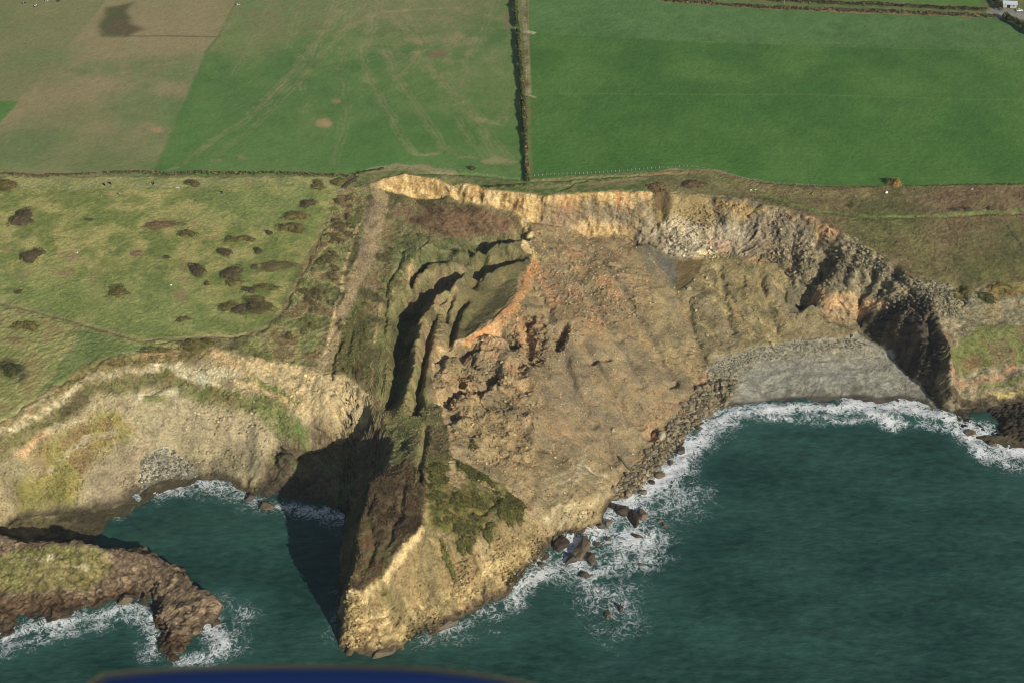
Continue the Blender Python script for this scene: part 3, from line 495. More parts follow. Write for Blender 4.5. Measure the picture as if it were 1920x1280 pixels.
area([(800,862),(840,862),(880,880),(920,895),(985,940),(980,960),(945,978),(920,1000),(880,1008),(820,990),(798,985),(800,930)], [(84,88,38),(100,94,42),(112,92,56),(74,86,36)], mix=n3, soft=1.5, alpha=.95, tuft=1)
band([(898,905),(915,915),(930,925),(936,950),(930,970),(910,990),(896,996)], 1.8, [(186,156,106),(120,104,84)], alpha=.85, thin=.7)
band([(846,870),(850,890),(842,905)], 1.2, [(186,160,110)], alpha=.8); area([(836,890),(860,880),(875,900),(860,920),(838,915)], [(150,128,92)], soft=2, alpha=.7)
band([(802,890),(797,930),(796,990)], 1, [(160,138,90)], alpha=.7, thin=.5)
band([(652,1108),(680,1108),(700,1098),(722,1078),(735,1060),(745,1042),(770,1020),(795,992)], .8, [(212,186,128)], alpha=.95, soft=.5)
area([(760,1025),(840,1000),(900,1020),(930,1080),(820,1120),(740,1130),(700,1120),(740,1060)], [(128,116,76),(150,126,84)], soft=4, alpha=.7, thin=.8)
area([(650,1130),(700,1150),(760,1130),(850,1110),(930,1050),(985,1010),(1000,1030),(975,1075),(950,1100),(900,1120),(850,1150),(800,1180),(740,1210),(650,1215)], [(158,134,84),(190,162,104),(208,184,126)], k=.9, soft=3, alpha=.9, rock=1.1, thin=.7, mix=n3)
for k_ in range(9):
    o = k_*9; band([(655,1140+o*.9),(720,1148+o*.9),(800,1128+o*.8),(880,1092+o*.5),(950,1052+o*.45)], .4, [(128,104,66) if k_ % 2 else (216,194,132)], k=.92, alpha=.6, thin=.2)
band([(700,1228),(760,1212),(805,1186),(850,1160),(905,1126),(955,1105)], 1.4, [(140,116,82)], alpha=.7)
for pts in [[(735,1065),(800,1010),(870,1015),(900,1050),(850,1090),(780,1100),(730,1120),(700,1110)],[(660,1115),(700,1105),(720,1130),(690,1150),(655,1140)],[(930,990),(990,985),(1010,1010),(960,1040),(910,1050)]]: area(pts, [(122,110,66),(104,100,56),(136,112,74)], mix=n3, soft=3, alpha=.75, thin=.35, tuft=.8)
for pts in [[(790,1010),(800,1060),(790,1120),(795,1170)],[(880,1030),(900,1070),(905,1110)],[(735,1075),(745,1130),(738,1190)],[(845,1010),(860,1060),(850,1110),(860,1150)],[(950,1000),(965,1040),(960,1075)]]: band(pts, .7, [(112,98,62)], alpha=.6, thin=.35)
for u, v in [(833,1035),(722,1110),(860,1020),(880,1015),(840,1060),(925,1000)]: spot(u, v, 9, 9, [(80,88,38)], alpha=.8)
area([(1000,1062),(1012,1020),(1030,1000),(1060,985),(1100,975),(1128,965),(1128,985),(1102,1000),(1035,1010)], [(120,106,76)], soft=1, alpha=.7, rock=.8)
# --- left bay cliff
area([(-900,1100),(-200,878),(0,789),(60,752),(120,715),(200,672),(290,655),(400,650),(450,668),(560,690),(640,705),(690,736),(697,775),(712,800),(735,822),(738,850),(730,880),(706,889),(680,902),(652,957),(630,952),(560,947),(480,930),(430,907),(370,893),(300,902),(255,927),(215,952),(120,962),(30,972),(-80,1010),(-900,1300)], [(134,120,88),(152,136,98),(164,148,108)], k=.95, mix=n8, soft=.8, cls=CLIFF, rock=.85, tuft=.1, blk=0)
area([(205,672),(290,655),(400,650),(395,690),(350,700),(300,695),(240,705),(180,715),(120,760),(60,790),(0,830),(0,795),(60,752),(120,715)], [(122,104,62),(112,108,58),(140,116,76)], soft=1.2, alpha=.9, tuft=.5)
area([(300,690),(400,650),(450,668),(560,690),(640,705),(690,740),(690,800),(600,800),(560,770),(480,740),(400,740),(320,725),(230,730),(150,760),(60,810),(0,850),(0,825),(100,765),(180,720)], [(172,150,104),(194,172,124),(204,176,120)], k=.9, mix=n3, soft=2, alpha=.9)
for pts, wd in [([(290,690),(250,700),(190,702)],1.6),([(340,700),(400,705),(440,700)],2),([(370,700),(380,730)],2),([(100,745),(60,775),(10,810)],2.2),([(440,760),(480,780)],1.5)]: band(pts, wd*1.3, [(218,208,174),(202,190,154)], k=.98, alpha=.95, thin=.6)
for pts, wd, c in [([(160,728),(210,717),(260,722),(310,710),(335,702)],2.2,(104,104,52)),([(335,715),(380,735),(420,740),(450,752),(500,770)],2.2,(104,112,56)),([(465,702),(500,722),(545,755),(570,770)],1.6,(96,116,48)),([(110,768),(150,748),(170,735)],2.0,(110,108,54)),([(0,830),(60,808),(130,775)],1.6,(112,114,54)),([(300,705),(345,695),(320,712)],1.8,(100,98,52)),([(510,775),(540,800),(560,815)],2.2,(104,118,52)),([(120,790),(170,770)],1.6,(120,116,60)),([(20,855),(60,830),(110,800)],2.0,(118,120,58))]:
    band(pts, wd*1.25, [(c[0]-8, c[1]-2, c[2]-8), (c[0]+6, c[1]-6, c[2])], alpha=.95, soft=1, tuft=.8, rock=.3)
for pts, wd, c in [([(410,655),(430,672),(480,690),(540,735),(580,760)],.8,(212,164,100)),([(440,720),(520,760),(575,795)],.8,(196,156,104)),([(30,850),(60,830),(90,815)],1.6,(206,150,96)),([(330,745),(400,760),(440,790)],.5,(196,180,140)),([(250,740),(190,770),(140,800)],.6,(200,188,150)),([(180,800),(140,830),(110,870)],.7,(190,176,140))]: band(pts, wd, [c], alpha=.85, thin=.5)
area([(-100,870),(60,800),(150,780),(230,765),(255,790),(200,840),(170,900),(200,945),(60,950),(-100,980)], [(122,116,58),(136,122,66),(128,108,70)], soft=3, alpha=.85, tuft=.5, thin=1.)
area([(230,765),(330,735),(420,760),(520,800),(560,860),(500,900),(440,900),(370,885),(300,830),(255,790)], [(140,130,106),(158,146,112),(146,134,104)], soft=4, alpha=.8)
for k_ in range(10):
    o = k_*11; band([(165-o*.0+k_*4,870+o*.1),(200+k_*6,800+o*.55),(260+k_*5,768+o*.62),(330,750+o*.55),(400-k_*2,765+o*.6),(470,800+o*.4)], .5, [(172,158,124) if k_ % 2 else (112,102,84)], alpha=.55, thin=.25)
area([(170,900),(230,830),(270,810),(300,825),(265,860),(240,900),(215,945),(180,945)], [(122,112,88),(134,122,94)], soft=2.5, alpha=.8)
area([(262,900),(262,865),(290,845),(325,842),(350,865),(375,890),(300,902),(258,928)], [(104,100,86),(120,114,96)], soft=1, alpha=.9, blk=.8, cls=BEACH)
spot(345,828,22,8,[(178,140,100)],alpha=.7)
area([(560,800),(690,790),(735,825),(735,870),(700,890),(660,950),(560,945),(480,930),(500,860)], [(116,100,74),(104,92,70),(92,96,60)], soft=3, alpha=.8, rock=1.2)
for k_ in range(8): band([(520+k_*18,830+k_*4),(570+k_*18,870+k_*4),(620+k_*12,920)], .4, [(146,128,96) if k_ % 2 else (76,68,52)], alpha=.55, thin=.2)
# left bay: smooth scree covered slope with fold bands
def cr_(*pts): return [(x/2.526, 640+y/2.526) for x, y in pts]
area(cr_((-200,560),(0,400),(200,290),(420,150),(800,100),(1000,60),(1300,140),(1550,180),(1700,230),(1730,400),(1480,405),(1300,500),(1190,640),(950,620),(700,660),(600,770),(0,800),(-200,860)), [(142,130,96),(158,146,110),(168,154,116)], k=.98, mix=n8, soft=2, alpha=.9, rock=.32)
area(cr_((0,420),(0,380),(200,280),(300,180),(450,80),(800,60),(1000,30),(1000,70),(780,120),(600,130),(430,150),(330,230),(200,340)), [(116,102,62),(104,104,56),(132,112,72)], mix=n3, soft=1.5, alpha=.95, tuft=.6)
area(cr_((1000,60),(1150,90),(1400,110),(1560,190),(1700,230),(1730,400),(1620,400),(1450,380),(1300,290),(1150,210),(1050,150)), [(168,150,106),(188,168,122),(200,174,122)], k=.97, mix=n3, soft=2, alpha=.9, rock=.6)
for pts, wd, cc_, th in [(((0,480),(100,420),(200,365),(330,265),(440,170),(560,165),(700,148),(760,120)),3.4,[(160,142,102),(184,168,128),(200,186,146)],.9),
 (((830,130),(930,150),(960,190),(1050,140),(1120,150)),3.4,[(186,176,140),(204,194,156)],.8),(((950,160),(955,200)),1.8,[(206,206,178)],.9),
 (((90,530),(150,490),(230,440)),1.6,[(206,164,116)],.8),(((230,440),(330,400),(450,310),(470,290)),1.3,[(196,184,146),(160,140,100)],.6),(((240,620),(340,510),(440,440),(560,415)),1.4,[(188,178,146),(150,132,98)],.6),
 (((640,280),(720,250),(800,235),(880,220)),1.2,[(206,196,158)],.6),(((1000,200),(1100,230),(1250,300),(1350,340)),.8,[(206,190,144)],.5)]:
    band(cr_(*pts), wd, cc_, alpha=1., k=1.05, soft=.8, mix=n1, thin=th*1.6)
for pts, wd, cc_ in [(((0,520),(150,430),(300,340),(420,225),(600,195),(800,170)),2.3,[(96,92,52),(110,112,54),(98,84,54)]),(((780,160),(870,210),(1000,245),(1100,262),(1250,300),(1340,340)),2.3,[(104,108,54),(112,120,56),(110,96,60)]),
 (((1180,165),(1260,215),(1330,255),(1400,300)),1.0,[(88,116,46),(98,122,50)]),(((1250,330),(1340,400),(1420,440)),2.6,[(104,122,56),(122,124,70)]),(((690,270),(780,262)),1.2,[(120,124,62)]),(((310,330),(380,280)),2.2,[(92,82,56)])]:
    band(cr_(*pts), wd*1.25, cc_, alpha=.85, k=.95, soft=1.6, tuft=.7, rock=.3, mix=n3)
band(cr_((1020,40),(1060,80),(1150,130),(1250,220),(1400,310)), .9, [(208,166,112)], alpha=.85, thin=.6)
area(cr_((110,560),(280,440),(470,330),(560,330),(650,400),(470,520),(420,600),(350,760),(100,800),(60,660),(190,600)), [(124,118,58),(142,134,64),(128,108,66)], mix=n8, soft=3, alpha=.9, tuft=.5)
band(cr_((240,620),(340,510),(440,440),(560,415)), 1.2, [(188,178,146),(156,140,104)], alpha=.85, thin=.5)
area(cr_((430,620),(560,500),(700,440),(740,470),(640,650),(600,760),(420,770)), [(140,126,98),(152,136,106)], soft=3, alpha=.75)
area(cr_((840,340),(1100,340),(1300,420),(1200,500),(900,430)), [(150,138,112),(162,146,112)], soft=6, alpha=.6)
area(cr_((830,560),(1200,560),(1190,640),(900,630)), [(122,116,86),(132,122,92)], soft=4, alpha=.7)
area([(262,900),(262,865),(290,845),(325,842),(350,865),(375,890),(300,902),(258,928)], [(110,108,94),(126,122,104)], soft=1, alpha=.9, blk=.5, cls=BEACH)
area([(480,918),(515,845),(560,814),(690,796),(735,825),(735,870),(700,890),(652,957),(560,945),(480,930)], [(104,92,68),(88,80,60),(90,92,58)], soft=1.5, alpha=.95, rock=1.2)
# --- beach
area([(1322,695),(1345,672),(1420,651),(1500,640),(1580,633),(1606,622),(1660,657),(1700,698),(1745,742),(1765,775),(1700,790),(1500,790),(1420,790),(1364,775),(1319,785),(1287,820),(1262,850),(1231,890),(1200,922),(1176,942),(1147,942),(1150,915),(1190,872),(1225,846),(1240,820),(1262,780),(1290,750),(1315,722)], [(112,111,98),(124,122,108),(132,129,113)], mix=n3, soft=.6, cls=BEACH, rock=.2, tuft=.45, blk=.12)
area([(1345,672),(1420,651),(1500,640),(1600,632),(1650,655),(1640,668),(1500,672),(1420,685),(1380,715),(1330,730),(1322,700)], [(116,112,90),(130,124,98),(140,131,104)], mix=n1, soft=5, alpha=.7, blk=.35)
area([(1147,942),(1150,915),(1190,872),(1240,820),(1290,750),(1322,700),(1380,712),(1370,765),(1319,785),(1262,850),(1200,922)], [(104,96,70),(124,108,76),(92,82,60)], mix=n1, soft=6, alpha=.9, blk=.9)
band([(1330,700),(1290,755),(1235,815),(1160,905)], 1.6, RUST, alpha=.4, thin=.1, k=.8)
for pts in [[(1425,710),(1450,700),(1490,690),(1520,680),(1580,672)],[(1440,727),(1490,702),(1540,700),(1600,700),(1655,686)],[(1580,690),(1620,692),(1660,683)]]: band(pts, 1.0, [(86,84,76)], alpha=.8, thin=.6, mix=n1)
area([(1360,752),(1420,750),(1480,745),(1553,742),(1590,736),(1620,738),(1646,746),(1690,742),(1740,748),(1765,778),(1700,790),(1420,790),(1364,775),(1350,765)], [(66,62,52),(76,70,58)], k=.75, soft=1.2, alpha=.9, blk=.1)
area([(1788,772),(1850,766),(1920,758),(2300,770),(2300,880),(1940,830),(1880,818),(1820,815),(1800,800)], [(62,54,42),(74,64,48)], k=.9, soft=.8, alpha=1, rock=.7, blk=.6, cls=REEF)
# --- western skerry
area([(-300,980),(0,1000),(60,1008),(150,1012),(228,1024),(302,1042),(350,1068),(390,1112),(412,1145),(408,1172),(380,1200),(345,1238),(300,1245),(292,1200),(286,1140),(270,1110),(250,1132),(120,1155),(60,1170),(0,1195),(-300,1230)], [(108,92,72),(130,112,86),(94,78,60),(146,126,96)], k=.95, mix=n3, soft=.8, cls=REEF, rock=1.2, tuft=0, blk=.35)
area([(-300,1010),(0,1040),(60,1025),(130,1020),(190,1030),(210,1070),(160,1100),(80,1110),(0,1110),(-300,1130)], [(122,120,64),(138,128,78),(112,104,58)], soft=1.5, alpha=.9, tuft=.7, blk=0)
band([(20,1055),(60,1045),(120,1040),(160,1060)], 1.6, [(196,186,150)], alpha=.6, thin=.1)
area([(-100,1130),(60,1115),(130,1120),(250,1105),(290,1110),(290,1180),(250,1140),(0,1200),(-100,1220)], [(92,72,50),(80,62,42)], soft=1.5, alpha=.8)
area([(300,1200),(345,1190),(400,1180),(380,1240),(300,1250)], [(78,58,38),(92,70,46)], soft=2, alpha=.8)

# bedding: folded strata seen in colour and as small ledges
def bed(poly, qf, w_, amt, s, soft=2):
    W = PP(poly); idx = near(W, 3); D, _ = segdist(X[idx], Y[idx], W, True); m = sstep(-soft, soft, np.where(inside(X[idx], Y[idx], W), D, -D))
    q, t = qf(X[idx], Y[idx], Z[idx]); STR[idx] += strata(idx, q, t, w_, 18., s)*amt*m*np.clip(ROCK[idx]*1.4, 0, 1)
def ring(c, ax, ay):
    p = P(*c)
    def g(x, y, z): dx = (x-p[0])/ax; dy = (y-p[1]+z*.9)/ay; r_ = np.hypot(dx, dy); return r_*(ax+ay)*.5, np.arctan2(dy, dx)*r_*(ax+ay)*.5
    return g
def lay(ang, dip=0.): return lambda x, y, z: (-x*math.sin(ang)+y*math.cos(ang)+z*dip, x*math.cos(ang)+y*math.sin(ang))
bed([(-200,870),(0,789),(120,715),(200,672),(290,655),(450,668),(640,705),(690,736),(700,800),(600,800),(500,868),(480,930),(370,893),(255,925),(30,968),(-100,1000)], ring((340,1010), 1.9, 1.), 2.0, .8, 301)
bed([(484,924),(500,868),(560,815),(690,800),(738,850),(706,889),(652,957),(560,945)], lay(-.9, .3), .9, .9, 302)
bed([(1190,440),(1240,420),(1340,430),(1452,385),(1532,412),(1530,480),(1512,575),(1452,492),(1305,484),(1226,470)], ring((1320,330), 1.4, 1.), 1.1, 1.2, 303)
bed([(1500,400),(1700,510),(1830,545),(1950,530),(1950,760),(1765,770),(1600,620),(1500,575)], lay(-.5, .9), 1., .9, 304)
bed([(640,1120),(700,1140),(900,1040),(1000,985),(1130,960),(1100,1000),(900,1135),(760,1215),(640,1226)], lay(.42, .8), 1.3, .85, 305)
bed([(1010,880),(1110,850),(1147,938),(1100,1000),(1000,985)], lay(.9, .3), 1.2, .8, 306)
bed([(701,345),(911,350),(1223,361),(1190,450),(998,418),(786,374)], lay(0., 1.), .9, .15, 307)
bed([(-100,1010),(228,1024),(302,1042),(390,1112),(412,1145),(380,1200),(300,1245),(286,1140),(250,1132),(0,1195),(-100,1200)], lay(-.55, .5), 1.6, 1.1, 308)
# slip ground: lobes and streaks running down the slope
si = np.nonzero((CL == SLIP) & (X > -45))[0]; ca, sa = math.cos(-.95), math.sin(-.95); fa_ = X[si]*ca+Y[si]*sa; fb_ = -X[si]*sa+Y[si]*ca
flow = fb2(fa_/26, (fb_+n8[si]*3)/4.5, 1., 4, 310, .6); lob = fb2(X[si], Y[si], 16, 4, 311, .55); SF = np.zeros(N, np.float32); SF[si] = flow; LB = np.zeros(N, np.float32); LB[si] = lob
edge = sstep(0, .35, ROCK[si]); g_ = np.clip(flow*1.6, 0, .55)*edge; AL[si] = AL[si]*(1-g_[:, None])+A((132,118,90))[None]*g_[:, None]
g_ = np.clip(-flow*1.5-.1, 0, .5)*edge; AL[si] = AL[si]*(1-g_[:, None])+A((168,146,100))[None]*g_[:, None]
spk = vn2(X[si]*1.7, Y[si]*1.7, 320); sp2 = np.clip((spk-.80)*5, 0, 1)*sstep(-.3, .4, lob)*edge*.6; AL[si] = AL[si]*(1-sp2[:, None])+A((184,128,86))[None]*sp2[:, None]
ck = np.exp(-(fb2(X[si], Y[si], 15, 4, 330, .6)/.045)**2)*sstep(-.15, .25, fb2(X[si], Y[si], 40, 2, 331))*sstep(.3, .8, BLK[si]); CK = np.zeros(N, np.float32); CK[si] = ck
vi = np.nonzero((CL == SLIP) & (X < -38))[0]; ca, sa = math.cos(1.15), math.sin(1.15); fa_ = X[vi]*ca+Y[vi]*sa; fb_ = -X[vi]*sa+Y[vi]*ca
LB[vi] = fb2(fa_/34, (fb_+n8[vi]*1.)/3.6, 1., 3, 340, .5)*.45
# wet rock and weed just above the water line
WH = np.where(np.isin(CL, [HEAD, CLIFF]), 1.5, 1.)
wet = (1-sstep(.6, 3.2, (Z+n3*1.6+n8)/WH))*np.where((CL == BEACH) & (X > 60), .35, .8)*(CL != PAST)
AL = AL*(1-wet[:, None])+A((60,54,42))[None]*wet[:, None]
# colour variation of the ground itself: clumps, stones, mottling
n06 = (vn2(X*2.1, Y*2.1, 77)-.5)*1.5*inn
var = 1+.12*n8+.20*n3*(TUFT*.5+ROCK*.9+.25)+.26*n1*(TUFT*.6+ROCK*1.+.2)+.30*n06*(TUFT*.7+ROCK+.12)+np.clip(STR*.55, -.4, .4)
ZF = np.array([1.04,1.26,1.22,.98,1.02,.97,1.56,1.02,.9])[CL]; ZF = np.where((CL == SLIP) & (TUFT > .3), 1.22, ZF); AL *= ZF[:, None]
AL = np.clip(AL*var[:, None], 0.004, .8)

# relief: rough rock pushed along the surface normal, blocks, tussocks
Xg = X.reshape(SHP); Yg = Y.reshape(SHP); Zg = Z.reshape(SHP)
def normals(Xg, Yg, Zg):
    du = np.stack([np.gradient(q, axis=1) for q in (Xg, Yg, Zg)], -1); dv = np.stack([np.gradient(q, axis=0) for q in (Xg, Yg, Zg)], -1)
    n = np.cross(du, dv); return n/np.linalg.norm(n, axis=-1, keepdims=True)
NRM = normals(Xg, Yg, Zg).reshape(-1, 3)
steep = np.clip(1-NRM[:, 2], 0, 1)
qi = np.nonzero(inn & (ROCK > .02) & (Z > -3))[0]
rx, ry, rz = X[qi], Y[qi], Z[qi]
r1 = fb3(rx, ry, rz, 9, 4, 21, .55); r2 = 1-np.abs(fb3(rx, ry, rz*1.6, 6, 3, 31, .6))*2.2; r3 = fb3(rx, ry, rz, 1.8, 2, 41)
dsp = (r1*1.5+r2*.9-.5+r3*.35)*ROCK[qi]*(.35+1.0*np.clip(steep[qi]*2.2, 0, 1))
d1, d2, cid = worley(rx, ry, 3.6, 50); e1, e2, cid2 = worley(rx+3, ry+9, 1.7, 60)
blk = (cid-.5)*1.7+(cid2-.5)*.8-np.exp(-((d2-d1)/.12)**2)*.9-np.exp(-((e2-e1)/.2)**2)*.35
dsp = dsp + blk*BLK[qi]*.75 + STR[qi]*.8*(.35+steep[qi]*1.4) + (LB[qi]*2.2+SF[qi]*1.0)*sstep(.1, .4, ROCK[qi]) - CK[qi]*2.6
dsp += fb2(rx, ry, 17, 4, 370, .55)*1.9*np.isin(CL[qi], [HEAD, REEF, CLIFF])*sstep(.15, .5, ROCK[qi])
dsp *= (sstep(-3, 1.5, rz)*.75+.25)*(1+1.1*(1-sstep(3, 11, rz))*np.isin(CL[qi], [HEAD, REEF]))
dd = np.zeros(N); dd[qi] = dsp
tf = np.zeros(N); ti = np.nonzero(inn & (TUFT > .02))[0]
t1, _, tc = worley(X[ti]+n3[ti], Y[ti]+n3[ti], 2.1, 70)
tf[ti] = (np.maximum(0, .75-t1)*(tc)*.9+n1[ti]*.22+n3[ti]*.28)*TUFT[ti]
lm = np.zeros(N); lp = PP([(815,655),(900,640),(960,640),(1010,700),(1010,790),(1000,870),(900,850),(850,830),(825,740)]); li = near(lp, 8); D_, _ = segdist(X[li], Y[li], lp, True); lm[li] = sstep(-6, 6, np.where(inside(X[li], Y[li], lp), D_, -D_)); dd += lm*(np.abs(fb2(X, Y, 11, 3, 350, .5))*-5.5+1.4)
amp = np.where((CL == FIELD) | (CL == RFIELD), .5, np.where(CL == PAST, .4, np.where(CL == SLIP, 1.1, 1.0)))
zz = dd+tf*amp
X2 = X+NRM[:, 0]*zz; Y2 = Y+NRM[:, 1]*zz; Z2 = Z+NRM[:, 2]*zz
NR2 = normals(X2.reshape(SHP), Y2.reshape(SHP), Z2.reshape(SHP)).reshape(-1, 3).astype(np.float32)
# vertices of the ground with its relief applied
V = np.stack([X2, Y2, Z2], -1).astype(np.float32)
nr, nc = SHP
Y2D = Y.reshape(SHP)
def locate(x, y):
    x = np.atleast_1d(np.asarray(x, float)); y = np.atleast_1d(np.asarray(y, float)); i = np.clip(np.searchsorted(xs, x), 1, nc-1); i = np.where(x-xs[i-1] < xs[i]-x, i-1, i); j = np.zeros(len(x), int)
    for c in np.unique(i): k = np.nonzero(i == c)[0]; j[k] = np.clip(np.searchsorted(Y2D[:, c], y[k]), 1, nr-1)
    return j*nc+i
def Hd(x, y): return V[locate(x, y), 2]
def ground_z(x, y): return float(Hd(x, y)[0])

# ---------------------------------------------------------------- materials
def ground_material(name, bump, bscale, con=.2, crack=0., rough=.95):
    m = bpy.data.materials.new(name); m.use_nodes = True; t = m.node_tree; b = t.nodes['Principled BSDF']; L = t.links.new
    at = t.nodes.new('ShaderNodeAttribute'); at.attribute_name = 'Col'; tc = t.nodes.new('ShaderNodeTexCoord')
    n = t.nodes.new('ShaderNodeTexNoise'); n.inputs['Scale'].default_value = bscale; n.inputs['Detail'].default_value = 5; n.inputs['Roughness'].default_value = .65; L(tc.outputs['Object'], n.inputs['Vector'])
    n2 = t.nodes.new('ShaderNodeTexNoise'); n2.inputs['Scale'].default_value = bscale*.3; n2.inputs['Detail'].default_value = 4; L(tc.outputs['Object'], n2.inputs['Vector'])
    mr = t.nodes.new('ShaderNodeMapRange'); mr.inputs['From Min'].default_value = .3; mr.inputs['From Max'].default_value = .7; mr.inputs['To Min'].default_value = 1-con; mr.inputs['To Max'].default_value = 1+con; L(n.outputs['Fac'], mr.inputs['Value'])
    mx = t.nodes.new('ShaderNodeMix'); mx.data_type = 'RGBA'; mx.blend_type = 'MULTIPLY'; mx.inputs['Factor'].default_value = 1; L(at.outputs['Color'], mx.inputs['A']); L(mr.outputs['Result'], mx.inputs['B']); L(mx.outputs['Result'], b.inputs['Base Color'])
    ad = t.nodes.new('ShaderNodeMath'); ad.operation = 'MULTIPLY_ADD'; L(n2.outputs['Fac'], ad.inputs[0]); ad.inputs[1].default_value = 1.6; L(n.outputs['Fac'], ad.inputs[2])
    if crack:
        vm_ = t.nodes.new('ShaderNodeVectorMath'); vm_.operation = 'MULTIPLY_ADD'; L(n2.outputs['Color'], vm_.inputs[0]); vm_.inputs[1].default_value = (6, 6, 6); L(tc.outputs['Object'], vm_.inputs[2])
        vo = t.nodes.new('ShaderNodeTexVoronoi'); vo.feature = 'DISTANCE_TO_EDGE'; vo.inputs['Scale'].default_value = .33; L(vm_.outputs[0], vo.inputs['Vector'])
        cm = t.nodes.new('ShaderNodeMapRange'); cm.inputs['From Max'].default_value = .12; cm.inputs['To Min'].default_value = -crack; cm.inputs['To Max'].default_value = 0; L(vo.outputs['Distance'], cm.inputs['Value'])
        a2 = t.nodes.new('ShaderNodeMath'); a2.operation = 'ADD'; L(ad.outputs[0], a2.inputs[0]); L(cm.outputs[0], a2.inputs[1]); ad = a2
    bp = t.nodes.new('ShaderNodeBump'); bp.inputs['Strength'].default_value = 1; bp.inputs['Distance'].default_value = bump; L(ad.outputs[0], bp.inputs['Height']); L(bp.outputs['Normal'], b.inputs['Normal'])
    b.inputs['Roughness'].default_value = rough; b.inputs['Specular IOR Level'].default_value = .15
    return m
MATS = {FIELD:('field grass',.08,1.1,.14),RFIELD:('crop grass',.14,.8,.14),PAST:('pasture grass',.2,1.,.25),SLOPE:('heath grass',.25,1.,.35),CLIFF:('cliff rock',.55,1.,.36),SLIP:('slipped earth',.3,1.1,.36),BEACH:('shingle',.22,1.9,.4),HEAD:('headland earth',.4,1.1,.36),REEF:('reef rock',.7,.9,.36)}
ii = np.arange(nr-1)[:, None]*nc+np.arange(nc-1)[None]
Q = np.stack([ii, ii+1, ii+nc+1, ii+nc], -1).reshape(-1, 4); QC = CL[Q[:, 0]]
QC = np.where(V[Q].max(1)[:, 2] < -7, 100, QC)      # nothing of the deep sea bed is seen
def big_mesh(name, V, Q, NN, col=None, mat=None, extra=None):
    u, inv = np.unique(Q, return_inverse=True); v = V[u]; q = inv.reshape(Q.shape)
    me = bpy.data.meshes.new(name); me.vertices.add(len(v)); me.vertices.foreach_set('co', v.ravel().astype(np.float32))
    me.loops.add(q.size); me.loops.foreach_set('vertex_index', q.ravel().astype(np.int32)); me.polygons.add(len(q)); me.polygons.foreach_set('loop_start', (np.arange(len(q))*q.shape[1]).astype(np.int32))
    me.update(); me.polygons.foreach_set('use_smooth', np.ones(len(q), bool))
    if col is not None:
        a = me.color_attributes.new('Col', 'FLOAT_COLOR', 'POINT'); a.data.foreach_set('color', np.concatenate([col[u], np.ones((len(u), 1))], 1).astype(np.float32).ravel())
    if extra is not None:
        a = me.attributes.new('foam', 'FLOAT', 'POINT'); a.data.foreach_set('value', extra[u].astype(np.float32))
    if NN is not None: me.normals_split_custom_set_from_vertices(NN[u])
    o = bpy.data.objects.new(name, me); COL.objects.link(o)
    if mat: me.materials.append(mat)
    return o
SLAB = {FIELD:('grazed field of worn green and brown grass','field'),RFIELD:('smooth bright green field behind the post fence','field'),PAST:('rough cow pasture above the cliff','pasture'),SLOPE:('brown and olive heath along the cliff top','coastal slope'),CLIFF:('pale folded rock cliff','cliff'),SLIP:('orange tan landslip with broken blocks','landslip'),BEACH:('grey shingle and boulder beach','beach'),HEAD:('headland with brown heather and pale sea face','headland'),REEF:('dark wave-cut rock ledges at the water','rock ledge')}
for c, nm in enumerate(NAMES):
    q = Q[QC == c]
    o = big_mesh(nm, V, q, NR2, AL, ground_material(*MATS[c])); o['kind'] = 'structure'; o['label'], o['category'] = SLAB[c]

# ---------------------------------------------------------------- sea
sxs = np.concatenate([stretch(-330, -4000, 25, 1.25)[::-1], np.arange(-330, 330.1, 1.0), stretch(330, 4000, 25, 1.25)])
sys_ = np.concatenate([stretch(350, -2500, 25, 1.3)[::-1], np.arange(351, 560, 1.0), stretch(561, 640, 12)])
SX, SY = np.meshgrid(sxs, sys_); SS = SX.shape; SX = SX.ravel(); SY = SY.ravel()
FO = np.zeros(len(SX), np.float32)
dz = Hs(SX, SY)
wv = fb2(SX*.75+SY*.25, SY, 16, 4, 80, .55)
swx = SX+fb2(SX, SY, 12, 4, 81)*4; swy = SY+fb2(SX, SY, 12, 4, 82)*4
def foam(pts, wd, amt):
    W = [unp(u, v, 0) for u, v in pts]; A_ = np.array(W); k = np.nonzero((SX > A_[:, 0].min()-wd*2-5) & (SX < A_[:, 0].max()+wd*2+5) & (SY > A_[:, 1].min()-wd*2-5) & (SY < A_[:, 1].max()+wd*2+5))[0]
    D, _ = segdist(swx[k], swy[k], W); FO[k] = np.maximum(FO[k], amt*np.clip(1-D/(wd*2.3), 0, 1)**.8)
